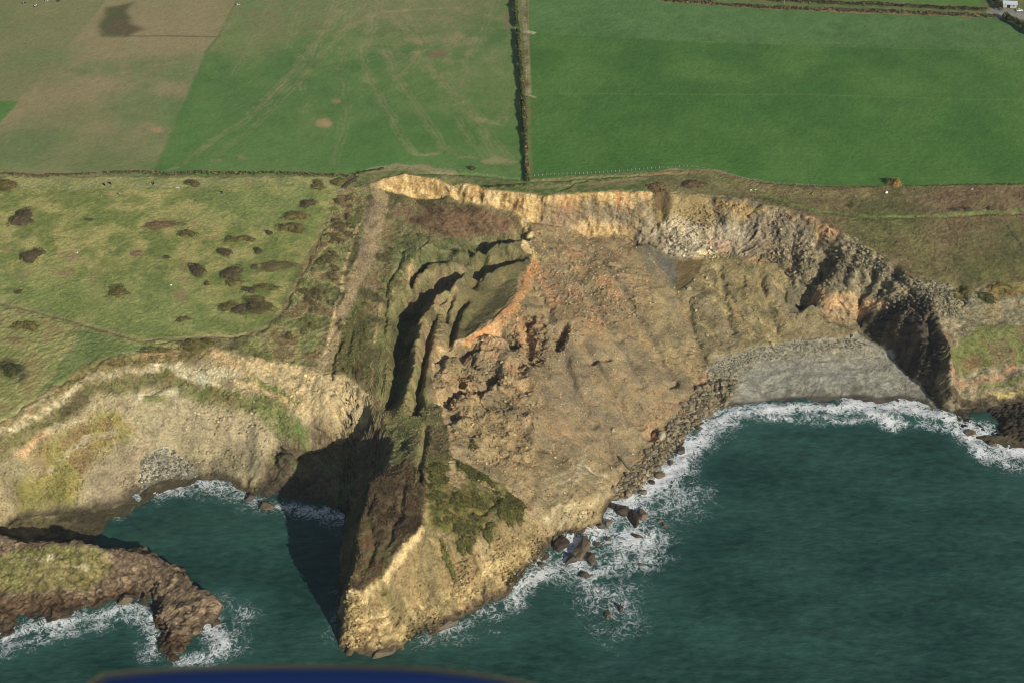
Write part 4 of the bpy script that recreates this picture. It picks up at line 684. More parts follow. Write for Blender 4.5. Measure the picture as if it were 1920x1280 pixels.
for pts, wd, amt in [
 ([(265,925),(300,915),(370,905),(430,915),(480,940)],7,.85),([(430,920),(480,945),(520,950)],6,.7),([(520,950),(600,962),(650,970)],6,.75),([(650,975),(645,1000)],3,.5),
 ([(640,1090),(630,1130),(620,1170),(615,1200)],6,.5),([(430,1130),(460,1150),(440,1190),(420,1200)],8,.62),([(400,1170),(430,1210),(390,1235)],6,.9),([(340,1240),(400,1225)],5,.8),
 ([(0,1200),(60,1180),(120,1165),(180,1150),(250,1140),(280,1160),(285,1220)],6,.85),([(0,1230),(80,1195),(200,1170)],6,.7),([(270,1110),(280,1180)],4,.7),([(215,975),(240,965)],4,.6),
 ([(810,1200),(860,1180),(920,1140),(960,1120)],7,.72),([(820,1215),(900,1195),(960,1170)],5,.5),([(960,1115),(1000,1080),(1035,1065),(1080,1060)],7,.95),([(1000,1050),(1020,1040)],4,.9),
 ([(1040,1070),(1100,1080),(1150,1060),(1200,1040)],9,.8),([(1080,1010),(1130,990),(1180,1000),(1210,1020)],12,.95),([(1120,1000),(1140,960),(1200,950)],9,1.0),([(1160,950),(1210,930),(1240,905),(1262,875)],9,1.05),([(1200,960),(1250,950),(1290,930)],12,.8),([(1240,900),(1275,870),(1290,830)],9,1.0),
 ([(1280,850),(1320,820),(1370,790)],8,.9),([(1320,800),(1370,775),(1430,772)],6,1.0),([(1420,772),(1500,768),(1600,765),(1700,768),(1770,782)],4.5,1.1),([(1590,750),(1620,760),(1640,780),(1670,790)],5,1.15),([(1640,755),(1740,760),(1780,785)],5,1.0),([(1430,788),(1550,786),(1650,792),(1780,800)],3.5,.8),
 ([(1100,1100),(1130,1110),(1170,1110)],12,.72),([(1110,1130),(1130,1180),(1150,1190)],9,.6),([(1150,1150),(1175,1130),(1180,1170)],9,.72),([(1200,1080),(1225,1120),(1235,1140),(1200,1150)],4,.45),([(1150,1200),(1160,1240)],6,.4),([(1180,1070),(1230,1060)],6,.5),
 ([(1810,805),(1830,830),(1850,850)],6,1.1),([(1850,815),(1900,840),(1960,860)],8,1.1),([(1860,850),(1890,870),(1920,880)],6,.8),([(1800,790),(1830,800)],4,.9),([(1820,820),(1880,860)],8,.7),
 ([(1470,825),(1500,830),(1540,840)],3,.38),([(1350,810),(1400,830)],5,.42),([(400,1010),(430,1010)],1.5,.4)]: foam(pts, wd, amt)
FO = FO*(.92+.36*vn2(SX/7, SY/7, 5))
SZ = wv*.6+fb2(SX*.5+SY*.2, SY, 6, 3, 90)*.3+FO*fb2(SX, SY, 3.5, 2, 91)*.5
RU = [unp(u, v, 0) for u, v in [(1370,772),(1430,771),(1500,769),(1560,768),(1600,764),(1640,772),(1700,768),(1765,782)]]; D, _ = segdist(SX, SY, RU)
SZ += (1-sstep(2, 13, D+fb2(SX, SY, 9, 3, 99)*3))*1.0
SZ *= ((np.abs(SX) < 330) & (SY > 350))
sea_m = bpy.data.materials.new('sea water'); sea_m.use_nodes = True; t = sea_m.node_tree; b = t.nodes['Principled BSDF']; L = t.links.new
def nd(tp, **k):
    n = t.nodes.new(tp)
    for a_, v_ in k.items():
        if a_ in n.inputs: n.inputs[a_].default_value = v_
        else: setattr(n, a_, v_)
    return n
tc = nd('ShaderNodeTexCoord'); OB = tc.outputs['Object']
mp = nd('ShaderNodeMapping'); mp.inputs['Scale'].default_value = (.45, 1, 1); mp.inputs['Rotation'].default_value = (0, 0, .12); L(OB, mp.inputs['Vector'])
n1_ = nd('ShaderNodeTexNoise', Scale=.04, Detail=6); L(mp.outputs[0], n1_.inputs['Vector'])
n2_ = nd('ShaderNodeTexNoise', Scale=.35, Detail=5, Roughness=.6); L(mp.outputs[0], n2_.inputs['Vector'])
cr = nd('ShaderNodeValToRGB'); cr.color_ramp.elements[0].position = .38; cr.color_ramp.elements[0].color = (.011,.044,.035,1); cr.color_ramp.elements[1].position = .64; cr.color_ramp.elements[1].color = (.036,.104,.078,1)
ad = nd('ShaderNodeMath', operation='MULTIPLY_ADD'); L(n2_.outputs['Fac'], ad.inputs[0]); ad.inputs[1].default_value = .5; 
ad0 = nd('ShaderNodeMath', operation='MULTIPLY'); L(n1_.outputs['Fac'], ad0.inputs[0]); ad0.inputs[1].default_value = .5; L(ad0.outputs[0], ad.inputs[2]); L(ad.outputs[0], cr.inputs[0])
fa = nd('ShaderNodeAttribute'); fa.attribute_name = 'foam'
# lacy foam: cell walls of a distorted voronoi at two scales
dn = nd('ShaderNodeTexNoise', Scale=.22, Detail=4); L(OB, dn.inputs['Vector'])
vm = nd('ShaderNodeVectorMath', operation='MULTIPLY_ADD'); L(dn.outputs['Color'], vm.inputs[0]); vm.inputs[1].default_value = (7, 7, 0); L(OB, vm.inputs[2])
def lace(sc):
    v = nd('ShaderNodeTexVoronoi', feature='DISTANCE_TO_EDGE', Scale=sc); L(vm.outputs[0], v.inputs['Vector']); return v.outputs['Distance']
la, lb = lace(.6), lace(1.7)
def ridge(sc, det):
    n_ = nd('ShaderNodeTexNoise', Scale=sc, Detail=det, Roughness=.62, Distortion=.6); L(vm.outputs[0], n_.inputs['Vector'])
    a_ = nd('ShaderNodeMath', operation='SUBTRACT'); L(n_.outputs['Fac'], a_.inputs[0]); a_.inputs[1].default_value = .5
    b_ = nd('ShaderNodeMath', operation='ABSOLUTE'); L(a_.outputs[0], b_.inputs[0]); return b_.outputs[0]
r1_, r2_ = ridge(.19, 3), ridge(.62, 3.5)
m1 = nd('ShaderNodeMath', operation='MULTIPLY_ADD'); L(lb, m1.inputs[0]); m1.inputs[1].default_value = .25; L(la, m1.inputs[2])
mA = nd('ShaderNodeMath', operation='MULTIPLY_ADD'); L(r2_, mA.inputs[0]); mA.inputs[1].default_value = 5.5
mB = nd('ShaderNodeMath', operation='MULTIPLY'); L(r1_, mB.inputs[0]); mB.inputs[1].default_value = 3.6; L(mB.outputs[0], mA.inputs[2])
m2 = nd('ShaderNodeMath', operation='MULTIPLY_ADD'); L(mA.outputs[0], m2.inputs[0]); m2.inputs[1].default_value = -.5; L(fa.outputs['Fac'], m2.inputs[2])
m3 = nd('ShaderNodeMath', operation='MULTIPLY_ADD'); L(m1.outputs[0], m3.inputs[0]); m3.inputs[1].default_value = -.7; L(m2.outputs[0], m3.inputs[2])
mr = nd('ShaderNodeMapRange', interpolation_type='SMOOTHSTEP'); mr.inputs['From Min'].default_value = .24; mr.inputs['From Max'].default_value = .80; L(m3.outputs[0], mr.inputs['Value'])
gt = nd('ShaderNodeMapRange'); gt.inputs['From Min'].default_value = .02; gt.inputs['From Max'].default_value = .2; L(fa.outputs['Fac'], gt.inputs['Value'])
mm = nd('ShaderNodeMath', operation='MULTIPLY'); L(mr.outputs[0], mm.inputs[0]); L(gt.outputs[0], mm.inputs[1])
# churned water round the foam is paler
ml = nd('ShaderNodeMix', data_type='RGBA'); L(cr.outputs[0], ml.inputs['A']); ml.inputs['B'].default_value = (.045,.125,.11,1)
hf = nd('ShaderNodeMath', operation='MULTIPLY'); L(fa.outputs['Fac'], hf.inputs[0]); hf.inputs[1].default_value = .5; L(hf.outputs[0], ml.inputs['Factor'])
mx = nd('ShaderNodeMix', data_type='RGBA'); L(mm.outputs[0], mx.inputs['Factor']); L(ml.outputs['Result'], mx.inputs['A']); mx.inputs['B'].default_value = (.78,.80,.80,1); L(mx.outputs['Result'], b.inputs['Base Color'])
rr = nd('ShaderNodeMapRange'); rr.inputs['To Min'].default_value = .22; rr.inputs['To Max'].default_value = .9; L(mm.outputs[0], rr.inputs['Value']); L(rr.outputs[0], b.inputs['Roughness'])
b.inputs['IOR'].default_value = 1.33; b.inputs['Specular IOR Level'].default_value = .35
bp = nd('ShaderNodeBump', Strength=1); bp.inputs['Distance'].default_value = .6; L(n2_.outputs['Fac'], bp.inputs['Height']); L(bp.outputs[0], b.inputs['Normal'])
SV = np.stack([SX, SY, SZ], -1).astype(np.float32); ii = np.arange(SS[0]-1)[:, None]*SS[1]+np.arange(SS[1]-1)[None]
SQ = np.stack([ii, ii+1, ii+SS[1]+1, ii+SS[1]], -1).reshape(-1, 4)
hid = (dz[SQ].min(1) > 3)
o = big_mesh('sea', SV, SQ[~hid], None, None, sea_m, FO); o['kind'] = 'structure'; o['label'] = 'dark green sea with white foam along the rocks'; o['category'] = 'sea'

# ---------------------------------------------------------------- things
import bmesh
def tag(o, label, cat, group=None, kind=None):
    o['label'] = label; o['category'] = cat
    if group: o['group'] = group
    if kind: o['kind'] = kind
    return o
def link_mesh(name, verts, faces, mat, parent=None, smooth=False, col=None, mats=None):
    me = bpy.data.meshes.new(name); me.from_pydata([tuple(v) for v in verts], [], faces); me.update()
    if smooth: me.polygons.foreach_set('use_smooth', [True]*len(me.polygons))
    if col is not None:
        a = me.color_attributes.new('Col', 'FLOAT_COLOR', 'POINT'); a.data.foreach_set('color', np.concatenate([np.array(col), np.ones((len(verts), 1))], 1).astype(np.float32).ravel())
    me.materials.append(mat); o = bpy.data.objects.new(name, me); COL.objects.link(o); o.parent = parent
    return o
def empty(name, loc, rz=0):
    o = bpy.data.objects.new(name, None); o.location = loc; o.rotation_euler = (0, 0, rz); COL.objects.link(o); return o
def mat_attr(name, rough=.9, spec=.15, bump=.1, bs=3.):
    m = bpy.data.materials.new(name); m.use_nodes = True; t = m.node_tree; b = t.nodes['Principled BSDF']
    at = t.nodes.new('ShaderNodeAttribute'); at.attribute_name = 'Col'; tc = t.nodes.new('ShaderNodeTexCoord')
    n = t.nodes.new('ShaderNodeTexNoise'); n.inputs['Scale'].default_value = bs; n.inputs['Detail'].default_value = 4; t.links.new(tc.outputs['Object'], n.inputs['Vector'])
    mr = t.nodes.new('ShaderNodeMapRange'); mr.inputs['From Min'].default_value = .3; mr.inputs['From Max'].default_value = .7; mr.inputs['To Min'].default_value = .75; mr.inputs['To Max'].default_value = 1.25; t.links.new(n.outputs['Fac'], mr.inputs['Value'])
    mx = t.nodes.new('ShaderNodeMix'); mx.data_type = 'RGBA'; mx.blend_type = 'MULTIPLY'; mx.inputs['Factor'].default_value = 1; t.links.new(at.outputs['Color'], mx.inputs['A']); t.links.new(mr.outputs[0], mx.inputs['B']); t.links.new(mx.outputs['Result'], b.inputs['Base Color'])
    bp = t.nodes.new('ShaderNodeBump'); bp.inputs['Distance'].default_value = bump; t.links.new(n.outputs['Fac'], bp.inputs['Height']); t.links.new(bp.outputs[0], b.inputs['Normal'])
    b.inputs['Roughness'].default_value = rough; b.inputs['Specular IOR Level'].default_value = spec; return m
def mat_col(name, ramp, rough=.85, bs=2., bump=.05, rand=True, spec=.2, metal=0.):
    """noise between the colours of the ramp, with a shift for each object"""
    m = bpy.data.materials.new(name); m.use_nodes = True; t = m.node_tree; b = t.nodes['Principled BSDF']
    tc = t.nodes.new('ShaderNodeTexCoord'); n = t.nodes.new('ShaderNodeTexNoise'); n.inputs['Scale'].default_value = bs; n.inputs['Detail'].default_value = 5; t.links.new(tc.outputs['Object'], n.inputs['Vector'])
    oi = t.nodes.new('ShaderNodeObjectInfo'); ad = t.nodes.new('ShaderNodeMath'); ad.operation = 'MULTIPLY_ADD'; t.links.new(oi.outputs['Random'], ad.inputs[0]); ad.inputs[1].default_value = .7 if rand else 0.; 
    s2 = t.nodes.new('ShaderNodeMath'); s2.operation = 'MULTIPLY_ADD'; s2.inputs[1].default_value = .6; s2.inputs[2].default_value = -.15 if rand else .2; t.links.new(n.outputs['Fac'], s2.inputs[0]); t.links.new(s2.outputs[0], ad.inputs[2])
    cr = t.nodes.new('ShaderNodeValToRGB'); e = cr.color_ramp.elements
    while len(e) < len(ramp): e.new(.5)
    for i, c in enumerate(ramp): e[i].position = .15+.7*i/max(1, len(ramp)-1); e[i].color = (*[float(q) for q in A(c)], 1)
    t.links.new(ad.outputs[0], cr.inputs[0]); t.links.new(cr.outputs[0], b.inputs['Base Color'])
    bp = t.nodes.new('ShaderNodeBump'); bp.inputs['Distance'].default_value = bump; t.links.new(n.outputs['Fac'], bp.inputs['Height']); t.links.new(bp.outputs[0], b.inputs['Normal'])
    b.inputs['Roughness'].default_value = rough; b.inputs['Specular IOR Level'].default_value = spec; b.inputs['Metallic'].default_value = metal; return m
LEAF = mat_attr('leaves', .8, .2, .02, 6); ROCKM = mat_attr('loose rock', .9, .2, .15, 1.5)
rg = np.random.default_rng(3)
# --- rocks: angular hulls
def hull(seed, n=16, flat=.65):
    r = np.random.default_rng(seed); p = r.normal(size=(n, 3)); p /= np.linalg.norm(p, axis=1)[:, None]; p *= (.8+.3*r.random((n, 1))); p *= np.array([1, .55+.4*r.random(), flat*(.7+.5*r.random())])
    bm = bmesh.new(); [bm.verts.new(q) for q in p]; g = bmesh.ops.convex_hull(bm, input=bm.verts[:])
    bmesh.ops.delete(bm, geom=[v for v in bm.verts if not v.link_faces], context='VERTS')
    bm.verts.ensure_lookup_table(); bm.verts.index_update(); v = np.array([q.co[:] for q in bm.verts]); f = [[w_.index for w_ in q.verts] for q in bm.faces]; bm.free(); return v, f
HUL = [hull(s) for s in range(14)]
def slope_at(x, y): return (ground_z(x+1, y)-ground_z(x-1, y))/2, (ground_z(x, y+1)-ground_z(x, y-1))/2
def rock_stuff(name, poly, n, smin, smax, cols, label, cat, seed, power=3., falloff=None):
    r = np.random.default_rng(seed); W = np.array(PP(poly)); xs_ = r.uniform(W[:, 0].min(), W[:, 0].max(), n*6); ys_ = r.uniform(W[:, 1].min(), W[:, 1].max(), n*6)
    k = inside(xs_, ys_, list(W)); cl = fb2(xs_, ys_, 14, 3, seed) ; k &= cl > (falloff if falloff is not None else -9)+r.normal(0, .15, len(xs_)); xs_, ys_ = xs_[k][:n], ys_[k][:n]
    loc_ = locate(xs_, ys_); zs_ = V[loc_, 2]; V_, F_, C_ = [], [], []; b = 0
    for x, y, z, lk in zip(xs_, ys_, zs_, loc_):
        v, f = HUL[r.integers(14)]; s = smin+(smax-smin)*r.random()**power; a = r.uniform(0, 6.28); c, sn = math.cos(a), math.sin(a)
        if z < -1: continue
        q = v*s; q = np.stack([q[:, 0]*c-q[:, 1]*sn, q[:, 0]*sn+q[:, 1]*c, q[:, 2]], 1); q[:, 2] += q[:, 0]*r.uniform(-.5, .5); q += (x, y, z+s*.25); V_.append(q); F_ += [[i+b for i in g] for g in f]; b += len(q)
        cc = (A(cols[r.integers(len(cols))])*r.uniform(.75, 1.2)) if cols else AL[lk]*r.uniform(.8, 1.45); C_.append(np.repeat(cc[None], len(q), 0))
    o = link_mesh(name, np.concatenate(V_), F_, ROCKM, col=np.concatenate(C_)); return tag(o, label, cat, kind='stuff')
GR = [(120,112,88),(136,126,98),(104,98,78),(150,138,108),(92,86,68),(146,112,80),(112,106,84)]
SHORE = [(1150,935),(1152,915),(1190,872),(1240,818),(1290,752),(1325,715),(1380,715),(1368,758),(1319,780),(1262,846),(1231,884),(1200,916),(1176,934)]
SHORE2 = [(1325,690),(1345,674),(1420,653),(1500,642),(1600,634),(1640,650),(1500,662),(1420,680),(1400,700),(1330,730)]
rock_stuff('boulder_field', SHORE, 2300, .5, 1.5, GR, 'dense jumble of smaller grey and brown stones along the rocky shore', 'stones', 5, 2)
rock_stuff('beach_stones', SHORE2, 1100, .25, .8, [(132,126,104),(120,116,98),(150,142,114)], 'loose pale stones along the top of the grey beach', 'stones', 6, 2)
rock_stuff('cove_stones', [(262,900),(262,865),(290,847),(325,842),(350,868),(375,890),(300,901),(258,926)], 700, .3, 1.1, [(120,116,98),(104,100,86),(140,134,110)], 'heap of grey stones at the foot of the western cove cliff', 'stones', 7, 2)
rock_stuff('rubble', DEB, 9000, .15, .6, [(170,120,80),(178,134,92),(150,112,76),(150,128,90),(124,104,74)], 'orange and tan rubble scattered over the landslip', 'rubble', 8, 3, -0.05)
rock_stuff('pale_rubble', DEB, 2200, .2, .8, [(196,176,132),(176,154,112)], 'scattered paler stones on the landslip slope', 'rubble', 9, 4)
rock_stuff('scree_stones', [(1268,545),(1290,535),(1312,510),(1320,484),(1452,493),(1478,522),(1560,604),(1605,618),(1580,634),(1420,650),(1325,690)], 700, .2, .7, [(164,150,112),(120,108,78),(176,164,130)], 'small pale stones on the olive scree slope', 'scree', 10, 3)
rock_stuff('ledge_stones', [(1600,445),(1700,520),(1787,540),(1830,560),(1800,600),(1750,590),(1690,540),(1620,500)], 900, .4, 1.4, [(150,144,114),(124,116,90),(104,98,78)], 'broken grey rocks at the brink of the eastern cliff', 'rocks', 12, 2)
LC = [(-60,870),(0,800),(120,722),(200,682),(290,662),(400,656),(560,700),(640,712),(690,745),(690,800),(500,870),(480,920),(370,885),(255,915),(30,955),(-60,980)]
rock_stuff('cliff_fragments', LC, 5000, .2, 1.1, None, 'broken rock fragments and ledges on the western cove cliff', 'rocks', 31, 3, .0)
rock_stuff('cliff_blocks', [(1195,440),(1240,420),(1340,380),(1452,392),(1532,418),(1600,455),(1690,530),(1760,580),(1765,640),(1700,590),(1640,575),(1515,560),(1478,515),(1452,488),(1305,480),(1266,482)], 5000, .25, 1.5, None, 'angular grey blocks standing out of the eastern folded cliff', 'rocks', 32, 3, -.1)
rock_stuff('slope_stones', [(985,430),(1080,440),(1180,500),(1200,600),(1060,640),(1010,760),(1000,880),(900,890),(840,800),(820,680),(900,640),(1000,540)], 6500, .2, 1.2, None, 'earthy lumps and stones lying over the landslip', 'stones', 33, 4, -.05)
rock_stuff('face_rocks', [(645,1115),(700,1110),(760,1060),(900,1030),(1000,985),(1060,960),(1128,965),(1100,995),(1030,1010),(1000,1065),(950,1110),(850,1160),(760,1210),(650,1220)], 3500, .2, 1.0, None, 'loose rock pieces on the pale sea face of the headland', 'rocks', 34, 3)
rock_stuff('shingle_stones', [(1335,730),(1420,690),(1500,665),(1650,655),(1700,700),(1740,742),(1600,735),(1420,745)], 5000, .12, .4, None, 'coarser stones on the grey shingle beach', 'stones', 36, 3)
def cover(name, poly, n, leaf, hmax, label, cat, seed, thr=-.1, bright=(.8, 1.5)):
    r = np.random.default_rng(seed); W = np.array(PP(poly)); x = r.uniform(W[:, 0].min(), W[:, 0].max(), n*4); y = r.uniform(W[:, 1].min(), W[:, 1].max(), n*4)
    k = inside(x, y, list(W)) & (fb2(x, y, 5, 3, seed)+r.normal(0, .12, len(x)) > thr); x, y = x[k][:n], y[k][:n]; n = len(x); lk = locate(x, y); h = hmax*r.random(n)*(.4+.6*vn2(x/2, y/2, seed))
    nrm = r.normal(size=(n, 3)); nrm[:, 2] = np.abs(nrm[:, 2])+.7; nrm /= np.linalg.norm(nrm, axis=1)[:, None]; t1 = np.cross(nrm, r.normal(size=(n, 3))); t1 /= np.linalg.norm(t1, axis=1)[:, None]; t2 = np.cross(nrm, t1); s = leaf*r.uniform(.6, 1.5, (n, 1)); c = np.stack([x, y, V[lk, 2]+h], 1)
    V_ = np.stack([c+t1*s, c+t2*s*.8, c-t1*s*.9, c-t2*s*.7], 1).reshape(-1, 3); cc = AL[lk]*r.uniform(*bright, (n, 1))*np.array([1., r.uniform(.95, 1.05), 1.]); Q_ = np.arange(4*n).reshape(-1, 4)
    o = big_mesh(name, V_.astype(np.float32), Q_, None, np.repeat(cc, 4, 0), LEAF); o.data.polygons.foreach_set('use_smooth', [False]*n); return tag(o, label, cat, kind='stuff')
cover('scrub', [(640,352),(700,350),(786,376),(905,390),(970,405),(985,440),(940,460),(860,500),(800,560),(770,640),(755,740),(800,760),(820,700),(840,800),(850,870),(800,890),(740,860),(720,790),(690,740),(640,706),(560,691),(400,652),(500,618),(545,560),(573,500),(612,425)], 42000, .32, .7, 'rough bracken and grass over the slipped ridge', 'scrub', 71)
cover('heather', [(706,889),(800,880),(800,932),(796,990),(747,1042),(720,1081),(680,1107),(655,1105),(665,1067),(672,996),(691,916)], 9000, .3, .6, 'dark brown heather on top of the headland', 'heather', 72, -.3)
cover('heath_tufts', [(1340,330),(1480,352),(1960,352),(1960,525),(1820,540),(1700,515),(1590,438),(1481,390),(1400,370)], 14000, .3, .4, 'dry grass tufts on the heath along the eastern cliff top', 'grass', 73, 0)
cover('pasture_tufts', [(-60,340),(630,340),(600,430),(545,560),(505,615),(440,630),(260,636),(0,565),(-60,560)], 24000, .28, .28, 'coarse grass tufts in the cow pasture', 'grass', 74, .05, (.75, 1.25))
cover('cliff_grass', [(-60,860),(0,790),(200,672),(290,655),(450,668),(400,700),(300,700),(150,760),(250,780),(170,900),(190,945),(0,960)], 9000, .3, .4, 'grass tufts on the shelves of the western cove cliff', 'grass', 75, .05)
# individual boulders of the shore: the largest ones
bmat = mat_col('boulder stone', [(84,78,60),(112,104,80),(140,130,102),(124,110,84)], bs=1.2, bump=.12)
meshes = []
for k in range(8):
    v, f = hull(100+k, 20, .7); me = bpy.data.meshes.new('shore_boulder'); me.from_pydata([tuple(q) for q in v], [], f); me.materials.append(bmat); meshes.append(me)
r = np.random.default_rng(21); W = np.array(PP(SHORE)); cnt_ = 0
while cnt_ < 230:
    x = r.uniform(W[:, 0].min(), W[:, 0].max()); y = r.uniform(W[:, 1].min(), W[:, 1].max())
    if not inside(np.array([x]), np.array([y]), list(W))[0]: continue
    z = ground_z(x, y); o = bpy.data.objects.new('shore_boulder', meshes[cnt_ % 8]); COL.objects.link(o); s = 1.0+1.5*r.random()**2.2
    o.location = (x, y, z+s*.3); o.scale = (s, s, s*r.uniform(.7, 1)); o.rotation_euler = (r.uniform(-.5, .5), r.uniform(-.5, .5), r.uniform(0, 6.28)); cnt_ += 1
    tag(o, 'large angular grey brown boulder in the jumble along the rocky shore', 'boulder', 'large boulders along the shore below the landslip')
def big_rock(name, u, v, L, Wd, Hh, rz, cols, label, cat, z=None, seed=0, group=None, tilt=(0, 0), mat=None, rough=.25, sink=.3):
    """one modelled rock: a hull rounded a little and roughened"""
    vv, f = hull(200+seed, 22, 1.0); bm = bmesh.new(); vs = [bm.verts.new(q) for q in vv]; [bm.faces.new([vs[i] for i in g]) for g in f]
    bmesh.ops.subdivide_edges(bm, edges=bm.edges[:], cuts=3, use_grid_fill=True); bmesh.ops.triangulate(bm, faces=bm.faces[:])
    q = np.array([w_.co[:] for w_ in bm.verts]); s = np.array([L/2, Wd/2/.75, Hh]); q = q*s
    d = fb3(q[:, 0]+seed*7, q[:, 1], q[:, 2], max(L, 2)*.45, 4, seed, .6)*rough*min(Wd, L)*.5; q += q/np.linalg.norm(q/s, axis=1)[:, None]/s*d[:, None]
    for w_, p_ in zip(bm.verts, q): w_.co = p_
    me = bpy.data.meshes.new(name); bm.to_mesh(me); bm.free(); me.materials.append(mat or mat_col(name+' stone', cols, bs=.8, bump=.25, rand=False)); o = bpy.data.objects.new(name, me); COL.objects.link(o)
    p = P(u, v) if z is None else unp(u, v, z); zz_ = ground_z(*p) if z is None else z
    o.location = (p[0], p[1], zz_+Hh*(.5-sink)); o.rotation_euler = (tilt[0], tilt[1], rz); return tag(o, label, cat, group)
reef = mat_col('wet reef rock', [(50,42,30),(78,68,52),(104,90,68)], rough=.6, bs=.6, bump=.3, spec=.4)
for i, (u, v, a, b_, h_, rz, lb) in enumerate([
 (1092,1032,12,8.5,3.4,1.2,'largest dark brown sea rock, wide and ridged, just off the headland foot'),(1052,1022,8,6,3.0,.8,'black wet rock wedged between the headland foot and the largest sea rock'),
 (1097,1078,4,4,1.6,0,'round brown rock standing alone in foam below the largest sea rock'),(1140,982,4,3.4,1.8,.4,'small dark rock in white surf nearest the pale rock spur'),
 (1166,958,7,6,2.6,1.2,'broad brown sea rock at the end of the boulder shore'),(1189,973,4.5,9,2.6,.1,'long brown sea rock, middle one of the row beside the boulder shore'),
 (1204,967,4,7,2.4,.1,'outer brown sea rock of the row beside the boulder shore'),(1140,1011,2.4,2,1,.3,'small dark rock ringed by foam north east of the largest sea rock'),
 (1120,1021,2.8,2.6,1.3,.9,'small brown rock touching the foam right of the largest sea rock'),(1196,1006,5.4,2.6,1.0,-.4,'low flat brown rock awash near the outer surf edge'),
 (1246,984,2,3.6,1.4,.2,'narrow rusty rock farthest out to the right'),(1236,977,3,2,1,.5,'low dark rock beside the narrow rusty one'),
 (1163,1140,2.6,4,1.7,0,'upright reddish rock in the southern ring of foam'),(1140,1153,2.6,3.4,1.3,.2,'dark low rock left of the upright reddish one in the southern foam'),
 (1200,1058,2.2,1.4,.8,0,'tiny brown rock just breaking calm water'),(1236,892,6,3.6,1.6,.3,'dark rock in the surf off the boulder shore'),
 (1276,847,5,3.6,1.7,.5,'dark wet rock at the surf edge near the leaning slabs'),(1205,924,4.2,3,1.8,.2,'blackish rock where the boulders meet the thickest foam'),
 (1861,832,4,3,1.2,0,'brown rock washed by the surf at the far right'),(1310,803,3,2.4,1.,.4,'small dark rock where the shore curves to the beach'),
 (500,950,6,4,2.0,.4,'black rock in the shaded corner of the western cove'),(470,932,5,3,1.6,.9,'black rock at the lit edge of the western cove'),
 (722,1224,10,4,2.,.25,'long dark ledge at the very tip of the headland'),(840,1172,9,3,2.,.45,'dark overhanging ledge at the headland waterline'),
 (237,1125,7,4.5,2.6,.7,'brown rock between the surf and the western skerry')]):
    big_rock('sea_rock', u, v, a*1.3, b_*1.3, h_*1.15, rz, None, lb, 'rock', 0 if i != 24 else 1, i, None, mat=reef, sink=.35, rough=.35)
for i, (u, v, a, b_, h_, rz, lb) in enumerate([
 (1070,1050,7,5,2.4,.6,'dark wet rock against the left flank of the largest sea rock'),(1108,1048,5,7,2.2,.2,'cracked brown rock against the right flank of the largest sea rock'),(1040,1012,5,4,2.6,.2,'black rock tucked under the headland foot'),
 (1150,948,6,5,2.4,.9,'blocky wet rock at the inner end of the boulder shore'),(1016,1058,4,3,1.4,.4,'low rock at the surf edge below the headland foot'),(1128,988,5,3,1.6,.2,'wet rock at the toe of the pale rock spur'),
 (1222,905,4,3,1.5,.2,'rock half covered by surf off the boulders, lower one'),(1258,868,4,3,1.5,1.,'rock half covered by surf off the boulders, upper one'),(1820,812,7,4,1.6,.1,'black rock at the outer end of the dark wave-cut slab')]):
    big_rock('sea_rock', u, v, a, b_, h_, rz, None, lb, 'rock', 0, 90+i, None, mat=reef, sink=.35, rough=.35)
big_rock('leaning_slab', 1240, 818, 4.4, 7.5, 2.8, -.15, [(150,142,110),(176,168,134)], 'tall pale slab leaning among the shore boulders', 'boulder', seed=41, tilt=(.5, 0), rough=.1)
big_rock('rust_slab', 1227, 814, 2.6, 7.5, 2.0, -.35, [(156,108,76),(132,92,66)], 'rust coloured slab leaning behind the tall pale one', 'boulder', seed=42, tilt=(.4, .3), rough=.1)
big_rock('long_slab', 1173, 872, 1.6, 11, 1.0, .62, [(124,116,88),(104,96,72)], 'long thin grey slab lying at the top of the boulder shore', 'boulder', seed=43, rough=.06, tilt=(.25, 0))
for i, (u, v, s, lb) in enumerate([(1292,546,3.2,'largest pale boulder on the olive scree slope'),(1325,523,2.2,'pale boulder high on the scree near its top'),(1331,536,2.0,'pale boulder just below the highest one on the scree'),(1303,563,1.9,'pale boulder below the largest one on the scree'),(1281,566,1.7,'boulder left of and below the largest pale boulder'),(1305,584,1.9,'boulder in the middle of the scree slope'),(1448,646,3.0,'pale boulder on the line where scree meets beach'),(1598,633,3.0,'pair of tan blocks at the top of the beach near the dark wall'),(1326,628,2.2,'boulder low down at the left edge of the scree'),(1150,806,2.0,'pale stone lying alone low on the landslip'),(1058,663,1.2,'small white stone on the grey patch of the landslip'),(1424,598,1.6,'small boulder low in the middle of the scree')]):
    big_rock('scree_boulder', u, v, s, s*.8, s*.7, i*.7, [(150,140,104),(186,176,138)], lb, 'boulder', seed=50+i, rough=.15)
for u, v, s, c, lb in [(1662,362,2.2,(225,225,215),'white block lying in the heath below the green field'),(1823,356,1.5,(190,186,160),'small pale stone at the field edge on the far right'),(1408,358,1.4,(190,180,150),'left one of two pale stones beside the fence bend'),(1417,356,1.5,(196,186,156),'right one of two pale stones beside the fence bend'),(321,535,1.1,(225,224,215),'white stone beside the brown patch in the pasture'),(145,474,1.0,(210,208,190),'small pale stone near the dark bush in the pasture')]:
    big_rock('pale_stone', u, v, s, s*.6, s*.5, .2, [c, c], lb, 'stone', seed=int(u) % 17+70, rough=.08)

